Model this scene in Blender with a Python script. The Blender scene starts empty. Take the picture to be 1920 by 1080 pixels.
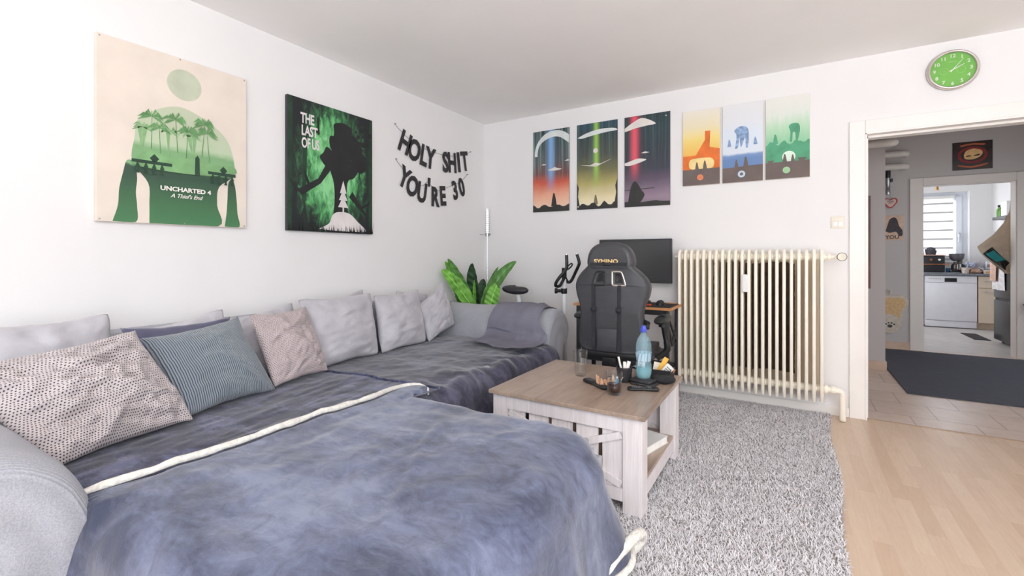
import bpy, bmesh, math, random
from mathutils import Vector, Matrix, noise
R = math.radians
random.seed(7)
scene = bpy.context.scene
COL = scene.collection

# ------------------------------------------------------------------ camera, world, lights, exposure
cam_d = bpy.data.cameras.new('camera')
cam = bpy.data.objects.new('camera', cam_d)
COL.objects.link(cam)
cam.location = (2.758, 0.0, 1.133)
cam.rotation_euler = (R(90), 0, R(31.40))
cam_d.sensor_width = 36.0
cam_d.lens = 860.0 / 1920.0 * 36.0
cam_d.shift_y = -62.0 / 1920.0
cam_d.clip_start = 0.02
scene.camera = cam

world = bpy.data.worlds.new('daylight')
scene.world = world
world.use_nodes = True
bg = world.node_tree.nodes['Background']
bg.inputs[0].default_value = (0.86, 0.93, 1.0, 1)
bg.inputs[1].default_value = 1.0

def area(name, loc, rot, sx, sy, power, col):
    d = bpy.data.lights.new(name, 'AREA')
    d.shape = 'RECTANGLE'; d.size = sx; d.size_y = sy; d.energy = power; d.color = col
    o = bpy.data.objects.new(name, d); COL.objects.link(o)
    o.location = loc; o.rotation_euler = rot
    return o
area('front_window_daylight', (1.9, -2.75, 1.35), (R(132), 0, 0), 2.8, 2.2, 10, (0.83, 0.91, 1.0))
area('balcony_daylight', (4.15, -2.75, 1.25), (R(130), 0, 0), 1.5, 2.3, 70, (0.83, 0.91, 1.0))
area('side_fill_light', (5.35, 0.2, 1.4), (R(142), 0, R(90)), 2.6, 1.8, 10, (0.86, 0.93, 1.0))  # added side light; the window it comes through is assumed
area('ceiling_fill_light', (4.0, -1.0, 1.6), (R(170), 0, 0), 2.0, 1.6, 98, (0.97, 0.98, 1.0))  # unseen light added to brighten the ceiling; no lamp stands here
area('kitchen_window_daylight', (4.5, 10.6, 1.6), (R(-90), 0, 0), 1.4, 1.1, 30, (0.95, 0.97, 1.0))
area('hall_fill_light', (5.70, 5.6, 1.3), (R(90), 0, R(90)), 1.6, 2.0, 6, (1.0, 0.96, 0.94))  # added to brighten the dim hall; its entrance is made up
area('kitchen_fill_light', (3.2, 8.7, 1.5), (R(90), 0, R(-90)), 1.4, 1.4, 16, (0.97, 0.98, 1.0))  # extra light added for the kitchen, through a made-up side opening

scene.view_settings.view_transform = 'Standard'
scene.view_settings.look = 'None'
scene.view_settings.gamma = 1.0
scene.view_settings.use_curve_mapping = False
scene.view_settings.exposure = 0.50
scene.cycles.max_bounces = 10
scene.cycles.diffuse_bounces = 7
scene.cycles.transparent_max_bounces = 16
scene.cycles.caustics_reflective = False
scene.cycles.caustics_refractive = False
scene.cycles.sample_clamp_indirect = 6.0

# ------------------------------------------------------------------ materials
def lin(c):
    return tuple((v / 12.92 if v <= 0.04045 else ((v + 0.055) / 1.055) ** 2.4) for v in [x / 255.0 for x in c]) + (1.0,)

class NT:
    """thin wrapper for building node materials"""
    def __init__(s, name):
        s.m = bpy.data.materials.new(name); s.m.use_nodes = True
        s.t = s.m.node_tree; s.b = s.t.nodes['Principled BSDF']
        s.out = s.t.nodes['Material Output']
    def n(s, kind, **kw):
        nd = s.t.nodes.new(kind)
        for k, v in kw.items():
            if k.startswith('i_'):
                nd.inputs[k[2:].replace('_', ' ')].default_value = v
            else:
                setattr(nd, k, v)
        return nd
    def l(s, a, b): s.t.links.new(a, b)
    def coord(s, kind='Object', scale=(1, 1, 1), rot=(0, 0, 0), loc=(0, 0, 0)):
        tc = s.n('ShaderNodeTexCoord'); mp = s.n('ShaderNodeMapping')
        mp.inputs['Scale'].default_value = scale; mp.inputs['Rotation'].default_value = rot
        mp.inputs['Location'].default_value = loc
        s.l(tc.outputs[kind], mp.inputs[0]); return mp.outputs[0]
    def noise(s, vec, scale, detail=3, rough=0.5, dist=0.0):
        nd = s.n('ShaderNodeTexNoise'); nd.inputs['Scale'].default_value = scale
        nd.inputs['Detail'].default_value = detail; nd.inputs['Roughness'].default_value = rough
        nd.inputs['Distortion'].default_value = dist
        s.l(vec, nd.inputs['Vector']); return nd.outputs['Fac']
    def ramp(s, fac, stops, interp='LINEAR'):
        nd = s.n('ShaderNodeValToRGB'); cr = nd.color_ramp; cr.interpolation = interp
        while len(cr.elements) < len(stops): cr.elements.new(0.5)
        for e, (p, c) in zip(cr.elements, stops):
            e.position = p; e.color = lin(c) if len(c) == 3 else c
        s.l(fac, nd.inputs[0]); return nd.outputs[0]
    def math(s, op, a, b=None, c=None):
        nd = s.n('ShaderNodeMath', operation=op)
        for i, v in enumerate((a, b, c)):
            if v is None: continue
            if isinstance(v, (int, float)): nd.inputs[i].default_value = v
            else: s.l(v, nd.inputs[i])
        return nd.outputs[0]
    def mix(s, fac, a, b, mode='MIX'):
        nd = s.n('ShaderNodeMix', data_type='RGBA', blend_type=mode)
        for k, v in ((0, fac), (6, a), (7, b)):
            if isinstance(v, tuple): nd.inputs[k].default_value = lin(v) if len(v) == 3 else v
            elif isinstance(v, (int, float)): nd.inputs[k].default_value = v
            else: s.l(v, nd.inputs[k])
        return nd.outputs[2]
    def sep(s, vec):
        nd = s.n('ShaderNodeSeparateXYZ'); s.l(vec, nd.inputs[0]); return nd.outputs
    def bump(s, h, strength=0.3, dist=0.01):
        nd = s.n('ShaderNodeBump'); nd.inputs['Strength'].default_value = strength
        nd.inputs['Distance'].default_value = dist
        s.l(h, nd.inputs['Height']); s.l(nd.outputs[0], s.b.inputs['Normal'])
    def set(s, **kw):
        for k, v in kw.items():
            inp = s.b.inputs[k.replace('_', ' ')]
            if hasattr(v, 'links') or hasattr(v, 'is_linked'): s.l(v, inp)
            elif isinstance(v, tuple) and len(v) == 3 and 'Color' in inp.name: inp.default_value = lin(v)
            else: inp.default_value = v
        return s

MATS = {}
def plain(name, c, rough=0.6, metal=0.0, var=0.06, scale=12.0, bump=0.0, bscale=80.0, **kw):
    """procedural material: a colour with slight mottling and optional grain bump"""
    if name in MATS: return MATS[name]
    t = NT(name); v = t.coord()
    f = t.noise(v, scale, 4)
    a = tuple(max(0, x * (1 - var)) for x in c); b = tuple(min(255, x * (1 + var)) for x in c)
    t.set(Base_Color=t.ramp(f, [(0.3, a), (0.7, b)]), Roughness=rough, Metallic=metal)
    if bump > 0: t.bump(t.noise(v, bscale, 3), bump, 0.003)
    for k, x in kw.items(): t.set(**{k: x})
    MATS[name] = t.m
    return t.m

def glass(name, c=(255, 255, 255), rough=0.0, ior=1.45):
    if name in MATS: return MATS[name]
    t = NT(name)
    t.set(Base_Color=c, Roughness=rough, IOR=ior, Transmission_Weight=1.0)
    f = t.noise(t.coord(), 30.0); t.bump(f, 0.02, 0.001)
    MATS[name] = t.m
    return t.m

def thin_glass(name, tint=(255, 255, 255), amt=.5):
    """thin clear sheet: straight-through light plus a mirror-like share at grazing angles"""
    if name in MATS: return MATS[name]
    t = NT(name); tr = t.n('ShaderNodeBsdfTransparent'); gl = t.n('ShaderNodeBsdfGlossy'); mx = t.n('ShaderNodeMixShader')
    f = t.noise(t.coord(), 40); t.l(t.ramp(f, [(0, tint), (1, tuple(x * .985 for x in tint))]), tr.inputs[0])
    gl.inputs['Roughness'].default_value = .02
    lw = t.n('ShaderNodeLayerWeight'); lw.inputs[0].default_value = .5
    k = t.math('ADD', t.math('MULTIPLY', t.math('POWER', lw.outputs['Facing'], 3.5), amt), .035)
    t.l(k, mx.inputs[0]); t.l(tr.outputs[0], mx.inputs[1]); t.l(gl.outputs[0], mx.inputs[2]); t.l(mx.outputs[0], t.out.inputs[0])
    MATS[name] = t.m; return t.m
M_pane = thin_glass('window pane glass')
M_wall = plain('white wall paint', (234, 233, 233), 0.85, var=0.008, scale=1.5, bump=0.12, bscale=240)
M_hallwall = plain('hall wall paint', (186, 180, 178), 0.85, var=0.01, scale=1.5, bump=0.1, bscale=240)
M_ceil = plain('ceiling paint', (246, 245, 245), 0.9, var=0.008, scale=2)
M_trim = plain('white trim lacquer', (236, 232, 228), 0.4, var=0.01, scale=3)
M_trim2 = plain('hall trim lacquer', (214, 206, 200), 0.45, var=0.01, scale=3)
M_black = plain('black plastic', (24, 24, 26), 0.4, var=0.1)
M_blackm = plain('black steel', (52, 52, 55), 0.45, 0.3, var=0.08)
M_chrome = plain('chrome', (220, 220, 222), 0.18, 1.0, var=0.02)
M_steel = plain('brushed steel', (170, 170, 172), 0.35, 1.0, var=0.05)
M_white = plain('white plastic', (235, 235, 233), 0.4, var=0.01)

# ------------------------------------------------------------------ geometry helpers
class MB:
    def __init__(s): s.v = []; s.f = []; s.mi = []; s.uv = {}; s.cur = 0
    def add(s, vs, fs, M=None, mi=None):
        o = len(s.v)
        s.v += [tuple(M @ Vector(p)) for p in vs] if M is not None else [tuple(p) for p in vs]
        m = s.cur if mi is None else mi
        for f in fs: s.f.append(tuple(i + o for i in f)); s.mi.append(m)
        return s
    def box(s, x0, x1, y0, y1, z0, z1, M=None, mi=None, bev=0.0):
        if bev > 0:
            bm = bmesh.new(); bmesh.ops.create_cube(bm, size=1)
            for v in bm.verts:
                v.co = ((x0 + x1) / 2 + v.co.x * (x1 - x0), (y0 + y1) / 2 + v.co.y * (y1 - y0), (z0 + z1) / 2 + v.co.z * (z1 - z0))
            bmesh.ops.bevel(bm, geom=bm.edges[:], offset=min(bev, abs(x1-x0)*.45, abs(y1-y0)*.45, abs(z1-z0)*.45), segments=3, affect='EDGES', profile=0.5)
            return s.addbm(bm, M, mi)
        vs = [(x, y, z) for x in (x0, x1) for y in (y0, y1) for z in (z0, z1)]
        return s.add(vs, [(0, 1, 3, 2), (4, 6, 7, 5), (0, 4, 5, 1), (2, 3, 7, 6), (0, 2, 6, 4), (1, 5, 7, 3)], M, mi)
    def addbm(s, bm, M=None, mi=None):
        bm.verts.index_update()
        s.add([v.co[:] for v in bm.verts], [tuple(v.index for v in f.verts) for f in bm.faces], M, mi); bm.free(); return s
    def addmesh(s, me, M=None, mi=None):
        s.add([v.co[:] for v in me.vertices], [tuple(p.vertices) for p in me.polygons], M, mi); return s
    def tube(s, pts, r, seg=10, closed=False, M=None, mi=None, flat=1.0):
        pts = [Vector(p) for p in pts]; n = len(pts); rs = r if isinstance(r, (list, tuple)) else [r] * n
        rings = []; up = None
        for i, p in enumerate(pts):
            if closed: t = pts[(i + 1) % n] - pts[i - 1]
            else: t = pts[min(i + 1, n - 1)] - pts[max(i - 1, 0)]
            t.normalize()
            if up is None:
                up = Vector((0, 0, 1)) if abs(t.z) < 0.9 else Vector((1, 0, 0))
            side = t.cross(up)
            if side.length < 1e-5: side = t.cross(Vector((0, 1, 0)))
            side.normalize(); u2 = side.cross(t).normalized(); up = u2
            rings.append([p + (side * math.cos(a) + u2 * math.sin(a) * flat) * rs[i] for a in [2 * math.pi * k / seg for k in range(seg)]])
        vs = [q for rg in rings for q in rg]; fs = []
        m = n if closed else n - 1
        for i in range(m):
            j = (i + 1) % n
            for k in range(seg):
                k2 = (k + 1) % seg
                fs.append((i * seg + k, i * seg + k2, j * seg + k2, j * seg + k))
        if not closed:
            fs.append(tuple(range(seg - 1, -1, -1))); fs.append(tuple((n - 1) * seg + k for k in range(seg)))
        return s.add(vs, fs, M, mi)
    def lathe(s, prof, seg=24, M=None, mi=None, cap=True):
        """prof: (r, z) list revolved about z"""
        vs = []; fs = []
        for (r, z) in prof:
            for k in range(seg):
                a = 2 * math.pi * k / seg; vs.append((r * math.cos(a), r * math.sin(a), z))
        for i in range(len(prof) - 1):
            for k in range(seg):
                k2 = (k + 1) % seg
                fs.append((i * seg + k, i * seg + k2, (i + 1) * seg + k2, (i + 1) * seg + k))
        if cap:
            if prof[0][0] > 1e-5: fs.append(tuple(range(seg - 1, -1, -1)))
            if prof[-1][0] > 1e-5: fs.append(tuple((len(prof) - 1) * seg + k for k in range(seg)))
        return s.add(vs, fs, M, mi)
    def cyl(s, p0, p1, r, seg=16, mi=None, M=None): return s.tube([p0, p1], r, seg, M=M, mi=mi)
    def grid(s, fn, nu, nv, M=None, mi=None, uv=None):
        """fn(u, v) in [0,1]; uv: (su, sv) stores uv coordinates"""
        o = len(s.v); vs = []
        for j in range(nv + 1):
            for i in range(nu + 1): vs.append(fn(i / nu, j / nv))
        fs = [(j * (nu + 1) + i, j * (nu + 1) + i + 1, (j + 1) * (nu + 1) + i + 1, (j + 1) * (nu + 1) + i) for j in range(nv) for i in range(nu)]
        s.add(vs, fs, M, mi)
        if uv:
            for j in range(nv + 1):
                for i in range(nu + 1): s.uv[o + j * (nu + 1) + i] = (i / nu * uv[0], j / nv * uv[1])
        return s
    def mesh(s, name, mats, smooth=False, off=None, merge=0.0):
        me = bpy.data.meshes.new(name)
        vs = s.v if off is None else [(p[0] - off[0], p[1] - off[1], p[2] - off[2]) for p in s.v]
        me.from_pydata(vs, [], s.f)
        for m in (mats if isinstance(mats, (list, tuple)) else [mats]): me.materials.append(m)
        me.polygons.foreach_set('material_index', s.mi)
        if s.uv:
            ul = me.uv_layers.new(name='uv')
            for lp in me.loops:
                ul.data[lp.index].uv = s.uv.get(lp.vertex_index, (0, 0))
        if smooth: me.polygons.foreach_set('use_smooth', [True] * len(me.polygons))
        me.update()
        if merge > 0:
            bm = bmesh.new(); bm.from_mesh(me); bmesh.ops.remove_doubles(bm, verts=bm.verts, dist=merge); bm.to_mesh(me); bm.free()
        if smooth == 'auto':
            try: me.set_sharp_from_angle(angle=R(35))
            except Exception: pass
        return me

def root(name, label, cat, loc=(0, 0, 0), group=None, rz=0.0):
    o = bpy.data.objects.new(name, None); COL.objects.link(o)
    o.empty_display_size = 0.05
    o.location = loc; o.rotation_euler = (0, 0, rz); o['label'] = label; o['category'] = cat
    if group: o['group'] = group
    return o
def part(name, mb, mats, parent, smooth=False, label=None, local=False, merge=0.0, kind=None):
    """one mesh object; mb is in world coordinates unless local is set (then in its thing's own space)"""
    r = parent
    while r.parent: r = r.parent
    off = None if local else r.location[:]
    me = mb.mesh(name, mats, smooth, off, merge)
    o = bpy.data.objects.new(name, me); COL.objects.link(o); o.parent = parent
    if label: o['label'] = label
    if kind: o['kind'] = kind
    return o
def solo(name, mb, mats, label, cat, base, smooth=False, group=None, kind=None):
    me = mb.mesh(name, mats, smooth, base)
    o = bpy.data.objects.new(name, me); COL.objects.link(o); o.location = base
    o['label'] = label; o['category'] = cat
    if group: o['group'] = group
    if kind: o['kind'] = kind
    return o
def struct(name, mb, mats, smooth=False):
    me = mb.mesh(name, mats, smooth); o = bpy.data.objects.new(name, me); COL.objects.link(o)
    o['kind'] = 'structure'; return o
def copy_tree(o, parent=None):
    c = o.copy(); COL.objects.link(c); c.parent = parent
    for ch in list(o.children): copy_tree(ch, c)
    return c

def _eval_mesh(data):
    o = bpy.data.objects.new('tmp', data); COL.objects.link(o)
    bpy.context.view_layer.update()
    dg = bpy.context.evaluated_depsgraph_get()
    me = bpy.data.meshes.new_from_object(o.evaluated_get(dg))
    bpy.data.objects.remove(o); return me
def shape(outlines, ext=0.001, bev=0.0, smooth_pts=False):
    """filled 2D outlines (holes where nested) with half thickness ext"""
    cu = bpy.data.curves.new('c', 'CURVE'); cu.dimensions = '2D'; cu.fill_mode = 'BOTH'
    cu.extrude = ext; cu.bevel_depth = bev; cu.bevel_resolution = 3; cu.resolution_u = 6
    for pts in outlines:
        if smooth_pts:
            sp = cu.splines.new('BEZIER'); sp.bezier_points.add(len(pts) - 1)
            for b, p in zip(sp.bezier_points, pts):
                b.co = (p[0], p[1], 0); b.handle_left_type = b.handle_right_type = 'AUTO'
        else:
            sp = cu.splines.new('POLY'); sp.points.add(len(pts) - 1)
            for b, p in zip(sp.points, pts): b.co = (p[0], p[1], 0, 1)
        sp.use_cyclic_u = True
    me = _eval_mesh(cu); bpy.data.curves.remove(cu); return me
def text(body, size, ext=0.0005, bold=0.0, sx=1.0, spacing=1.0, shear=0.0, line=1.0, align='CENTER'):
    cu = bpy.data.curves.new('t', 'FONT'); cu.body = body; cu.size = size; cu.extrude = ext; cu.offset = bold
    cu.align_x = align; cu.align_y = 'CENTER'; cu.space_character = spacing; cu.shear = shear; cu.space_line = line
    cu.resolution_u = 3
    me = _eval_mesh(cu); bpy.data.curves.remove(cu)
    for v in me.vertices: v.co.x *= sx
    return me
def frameM(o, ax, ay, az):
    M = Matrix.Identity(4)
    for i, a in enumerate((ax, ay, az)):
        for k in range(3): M[k][i] = a[k]
    for k in range(3): M[k][3] = o[k]
    return M
def on_left(y, z, x): return frameM((x, y, z), (0, 1, 0), (0, 0, 1), (1, 0, 0))     # local frame of the left wall
def on_back(x, z, y): return frameM((x, y, z), (1, 0, 0), (0, 0, 1), (0, -1, 0))    # local frame of the back wall
def circ(cx, cy, r, n=32, ry=None):
    ry = ry or r
    return [(cx + r * math.cos(2 * math.pi * k / n), cy + ry * math.sin(2 * math.pi * k / n)) for k in range(n)]
def fbm(p, oct=4): return noise.fractal(Vector(p), 0.8, 2.0, oct)
def T(x, y, z): return Matrix.Translation((x, y, z))
# ------------------------------------------------------------------ the setting
# floor materials
def lam_mat():
    t = NT('maple strip laminate'); v = t.coord('Object', (1, 1, 1), (0, 0, R(90)))
    br = t.n('ShaderNodeTexBrick'); br.offset = 0.37; br.offset_frequency = 2; br.squash = 1.0
    for k, x in (('Scale', 1.0), ('Brick Width', 0.46), ('Row Height', 0.0645), ('Mortar Size', 0.0005), ('Bias', 0.0), ('Mortar Smooth', 0.2)):
        br.inputs[k].default_value = x
    br.inputs['Color1'].default_value = lin((194, 168, 144)); br.inputs['Color2'].default_value = lin((212, 190, 168)); br.inputs['Mortar'].default_value = lin((188, 160, 138))
    t.l(v, br.inputs['Vector'])
    g = t.noise(t.coord('Object', (22, 2.2, 1)), 3.0, 5, 0.6, 1.2)
    col = t.mix(0.35, br.outputs['Color'], t.ramp(g, [(0.3, (190, 161, 136)), (0.7, (216, 194, 172))]))
    t.set(Base_Color=col, Roughness=0.33, Specular_IOR_Level=0.5)
    t.bump(br.outputs['Fac'], -0.1, 0.001)
    return t.m
def tile_mat():
    t = NT('hall stone tile'); v = t.coord('Object', loc=(0.06, -0.205 + 0.33, 0))
    br = t.n('ShaderNodeTexBrick'); br.offset = 0.45; br.offset_frequency = 2
    for k, x in (('Scale', 1.0), ('Brick Width', 0.334), ('Row Height', 0.333), ('Mortar Size', 0.004), ('Mortar Smooth', 0.1)):
        br.inputs[k].default_value = x
    br.inputs['Color1'].default_value = lin((198, 178, 164)); br.inputs['Color2'].default_value = lin((212, 194, 182)); br.inputs['Mortar'].default_value = lin((112, 90, 80))
    t.l(v, br.inputs['Vector'])
    g = t.noise(v, 9, 6, 0.6)
    t.set(Base_Color=t.mix(0.45, br.outputs['Color'], t.ramp(g, [(0.3, (184, 162, 148)), (0.7, (222, 206, 194))])), Roughness=0.28)
    t.bump(t.math('ADD', t.math('MULTIPLY', br.outputs['Fac'], -1.0), t.math('MULTIPLY', t.noise(v, 35, 4), 0.5)), 0.25, 0.003)
    return t.m
def kit_mat():
    t = NT('kitchen stone floor'); v = t.coord('Object', rot=(0, 0, R(35)))
    br = t.n('ShaderNodeTexBrick'); br.offset = 0.5
    for k, x in (('Scale', 1.0), ('Brick Width', 0.9), ('Row Height', 0.2), ('Mortar Size', 0.004)): br.inputs[k].default_value = x
    br.inputs['Color1'].default_value = lin((188, 182, 180)); br.inputs['Color2'].default_value = lin((204, 199, 197)); br.inputs['Mortar'].default_value = lin((150, 143, 140))
    t.l(v, br.inputs['Vector'])
    t.set(Base_Color=t.mix(0.4, br.outputs['Color'], t.ramp(t.noise(v, 12, 5), [(0.3, (180, 174, 172)), (0.7, (216, 212, 210))])), Roughness=0.35)
    return t.m
M_skirt = plain('beige skirting tile', (196, 170, 150), 0.5, var=0.06, scale=10)

def backwall_mat():
    """white paint with the brown patch left unpainted behind the radiator"""
    t = NT('wall paint with bare patch'); v = t.coord()
    s3 = t.sep(v); x, z = s3[0], s3[2]
    n = t.math('MULTIPLY', t.math('SUBTRACT', t.noise(v, 16, 5, 0.7), 0.5), 0.10)
    n2 = t.math('MULTIPLY', t.math('SUBTRACT', t.noise(t.coord('Object', (4, 4, 1.2), loc=(3, 1, 7)), 9, 5, 0.7), 0.5), 0.26)
    xe = t.math('ADD', x, n); ze = t.math('ADD', z, n); xl = t.math('ADD', x, n2)
    m = t.math('MULTIPLY', t.math('GREATER_THAN', xl, 2.24), t.math('LESS_THAN', x, t.math('ADD', 2.775, t.math('MULTIPLY', n, 0.15))))
    m = t.math('MULTIPLY', m, t.math('MULTIPLY', t.math('GREATER_THAN', ze, 0.27), t.math('LESS_THAN', ze, 1.075)))
    # old cream paint left all around the bare patch
    oc = t.math('MULTIPLY', t.math('MULTIPLY', t.math('GREATER_THAN', x, 1.96), t.math('LESS_THAN', x, 2.93)), t.math('MULTIPLY', t.math('GREATER_THAN', z, 0.16), t.math('LESS_THAN', z, 1.12)))
    base = t.ramp(t.noise(v, 1.5), [(0.3, (232, 230, 230)), (0.7, (235, 233, 233))])
    base = t.mix(oc, base, (236, 222, 200))
    br = t.ramp(t.noise(v, 20, 4), [(0.3, (96, 78, 68)), (0.7, (116, 98, 88))])
    t.set(Base_Color=t.mix(m, base, br), Roughness=0.85)
    t.bump(t.noise(v, 240, 3), 0.12, 0.003)
    return t.m

WX = 5.2; D = 3.961
mb = MB().box(-0.15, 0, -2.7, D + .12, 0, 2.5); struct('wall_left', mb, M_wall)
# back wall with the wide doorway (x 3.187-4.6)
mb = MB().box(0, 3.187, D, D + .12, 0, 2.5).box(4.6, WX + .12, D, D + .12, 0, 2.5).box(3.187, 4.6, D, D + .12, 1.97, 2.5)
struct('wall_back', mb, backwall_mat())
# right wall with a window opening added for light, front wall with balcony door and window (behind the camera)
mb = MB().box(WX, WX + .12, -2.7, -1.1, 0, 2.5).box(WX, WX + .12, 1.5, D, 0, 2.5).box(WX, WX + .12, -1.1, 1.5, 0, .5).box(WX, WX + .12, -1.1, 1.5, 2.3, 2.5)
struct('wall_right', mb, M_wall)
mb = MB().box(0, .2, -2.7, -2.58, 0, 2.5).box(3.2, 3.4, -2.7, -2.58, 0, 2.5).box(4.9, WX, -2.7, -2.58, 0, 2.5)
mb.box(.2, 3.2, -2.7, -2.58, 0, .25).box(.2, 4.9, -2.7, -2.58, 2.42, 2.5)
struct('wall_front', mb, M_wall)
struct('floor', MB().box(-.15, WX + .12, -2.7, 3.985, -.1, 0), lam_mat())
struct('floor_hall', MB().box(2.9, WX + .5, 3.985, 7.22, -.1, 0), tile_mat())
struct('floor_kitchen', MB().box(3.3, 5.7, 7.22, 10.5, -.1, 0), kit_mat())
struct('ceiling', MB().box(-.15, WX + .12, -2.7, D + .12, 2.5, 2.6), M_ceil)
struct('ceiling_hall', MB().box(2.9, WX + .5, D + .12, 7.27, 2.6, 2.7), M_hallwall)
struct('ceiling_kitchen', MB().box(3.3, 5.7, 7.27, 10.5, 2.6, 2.7), M_wall)
# window frames behind the camera
for i, (x0, x1, z0, z1) in enumerate(((.2, 3.2, .25, 2.42), (3.4, 4.9, 0.0, 2.42))):
    mb = MB()
    for a, b in ((x0, x0 + .06), (x1 - .06, x1), ((x0 + x1) / 2 - .04, (x0 + x1) / 2 + .04)): mb.box(a, b, -2.68, -2.62, z0, z1)
    mb.box(x0, x1, -2.68, -2.62, z0, z0 + .07).box(x0, x1, -2.68, -2.62, z1 - .06, z1)
    struct('window_%d' % (i + 1), mb, M_trim)
mb = MB()
for a, b in ((-1.1, -1.04), (1.44, 1.5), (.16, .24)): mb.box(WX + .03, WX + .09, a, b, .5, 2.3)
mb.box(WX + .03, WX + .09, -1.1, 1.5, .5, .57).box(WX + .03, WX + .09, -1.1, 1.5, 2.24, 2.3)
struct('window_3', mb, M_trim)  # frame of the added side opening
# skirting boards
struct('baseboard_back', MB().box(0, 3.098, D - .014, D, 0, .065, bev=.004), M_trim)
struct('baseboard_left', MB().box(0, .014, -2.58, D - .014, 0, .065, bev=.004), M_trim)
struct('baseboard_hall', MB().box(3.2, 3.548, 5.738, 5.75, 0, .085).box(3.54, 3.552, 5.75, 7.15, 0, .085).box(3.552, 3.957, 7.138, 7.15, 0, .085), M_skirt)
# casing of the living room doorway
mb = MB().box(3.098, 3.187, D - .016, D, 0, 2.057, bev=.004).box(4.6, 4.69, D - .016, D, 0, 2.057, bev=.004).box(3.187, 4.6, D - .016, D, 1.97, 2.057, bev=.004)
mb.box(3.187, 3.197, D - .016, D + .13, 0, 1.965).box(4.59, 4.6, D - .016, D + .13, 0, 1.965).box(3.187, 4.6, D - .016, D + .13, 1.96, 1.97)
mb.box(3.197, 3.21, D + .05, D + .13, 0, 1.955).box(3.197, 4.59, D + .05, D + .13, 1.945, 1.96)
struct('door_1', mb, M_trim)
struct('trim_threshold', MB().box(3.187, 4.6, 3.975, 3.992, 0, .004), plain('threshold strip', (178, 150, 128), .4))
# hall
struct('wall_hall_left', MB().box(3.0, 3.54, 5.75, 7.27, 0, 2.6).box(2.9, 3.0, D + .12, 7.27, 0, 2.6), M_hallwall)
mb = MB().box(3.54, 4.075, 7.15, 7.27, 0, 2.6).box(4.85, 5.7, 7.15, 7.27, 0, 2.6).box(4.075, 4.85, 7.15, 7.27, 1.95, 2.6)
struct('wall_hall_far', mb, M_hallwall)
struct('wall_hall_right', MB().box(5.5, 5.62, D + .12, 4.7, 0, 2.6).box(5.5, 5.62, 6.5, 7.15, 0, 2.6).box(5.5, 5.62, 4.7, 6.5, 2.1, 2.6), M_hallwall)  # gap added so the extra light reaches the hall
struct('added_hall_door', MB().box(5.53, 5.59, 4.7, 4.78, 0, 2.1).box(5.53, 5.59, 6.42, 6.5, 0, 2.1).box(5.53, 5.59, 4.78, 6.42, 2.02, 2.1), M_trim2)  # frame of the made-up hall opening
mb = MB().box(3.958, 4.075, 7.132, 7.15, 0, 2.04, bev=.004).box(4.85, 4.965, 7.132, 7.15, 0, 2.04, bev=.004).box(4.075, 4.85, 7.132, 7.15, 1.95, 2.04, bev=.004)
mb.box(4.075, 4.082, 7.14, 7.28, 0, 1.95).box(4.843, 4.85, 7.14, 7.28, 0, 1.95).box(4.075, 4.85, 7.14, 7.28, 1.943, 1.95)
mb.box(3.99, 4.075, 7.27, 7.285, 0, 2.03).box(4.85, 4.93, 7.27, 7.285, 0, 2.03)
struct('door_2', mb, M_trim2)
# kitchen shell
struct('wall_kitchen_left', MB().box(3.3, 3.42, 7.27, 8.0, 0, 2.6).box(3.3, 3.42, 9.4, 10.2, 0, 2.6).box(3.3, 3.42, 8.0, 9.4, 0, .8).box(3.3, 3.42, 8.0, 9.4, 2.2, 2.6), M_wall)  # opening added to let the extra kitchen light in
struct('wall_kitchen_right', MB().box(5.484, 5.6, 7.27, 10.2, 0, 2.6), M_wall)
mb = MB().box(3.3, 3.9, 10.2, 10.45, 0, 2.6).box(5.21, 5.7, 10.2, 10.45, 0, 2.6).box(3.9, 5.21, 10.2, 10.45, 0, 1.03).box(3.9, 5.21, 10.2, 10.45, 2.17, 2.6)
struct('wall_kitchen_far', mb, M_wall)
# kitchen window: frame, sash, pane, handle, roller blind
M_pvc = plain('white window frame', (228, 232, 240), .35, var=.01)
wf = struct('window_4', MB().box(3.9, 3.95, 10.33, 10.40, 1.03, 2.17).box(5.15, 5.21, 10.33, 10.40, 1.03, 2.17).box(3.95, 5.15, 10.33, 10.40, 1.03, 1.08).box(3.95, 5.15, 10.33, 10.40, 2.11, 2.17), M_pvc)
sash = MB().box(3.95, 4.03, 10.31, 10.38, 1.08, 2.11, bev=.008).box(5.07, 5.15, 10.31, 10.38, 1.08, 2.11, bev=.008).box(4.03, 5.07, 10.31, 10.38, 1.08, 1.16, bev=.008).box(4.03, 5.07, 10.31, 10.38, 2.03, 2.11, bev=.008)
part('window_frame', sash, M_pvc, wf)
part('window_pane', MB().box(4.02, 5.08, 10.343, 10.349, 1.15, 2.04), M_pane, wf)
part('window_handle', MB().box(5.095, 5.125, 10.295, 10.31, 1.42, 1.5, bev=.006).box(5.102, 5.118, 10.27, 10.285, 1.34, 1.48, bev=.005).cyl((5.11, 10.31, 1.46), (5.11, 10.275, 1.46), .008), plain('handle grey', (205, 206, 210), .35, .4), wf, 'auto')
struct('trim_kitchen_sill', MB().box(3.88, 5.22, 10.17, 10.34, 1.01, 1.03, bev=.005), M_trim)
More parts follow.
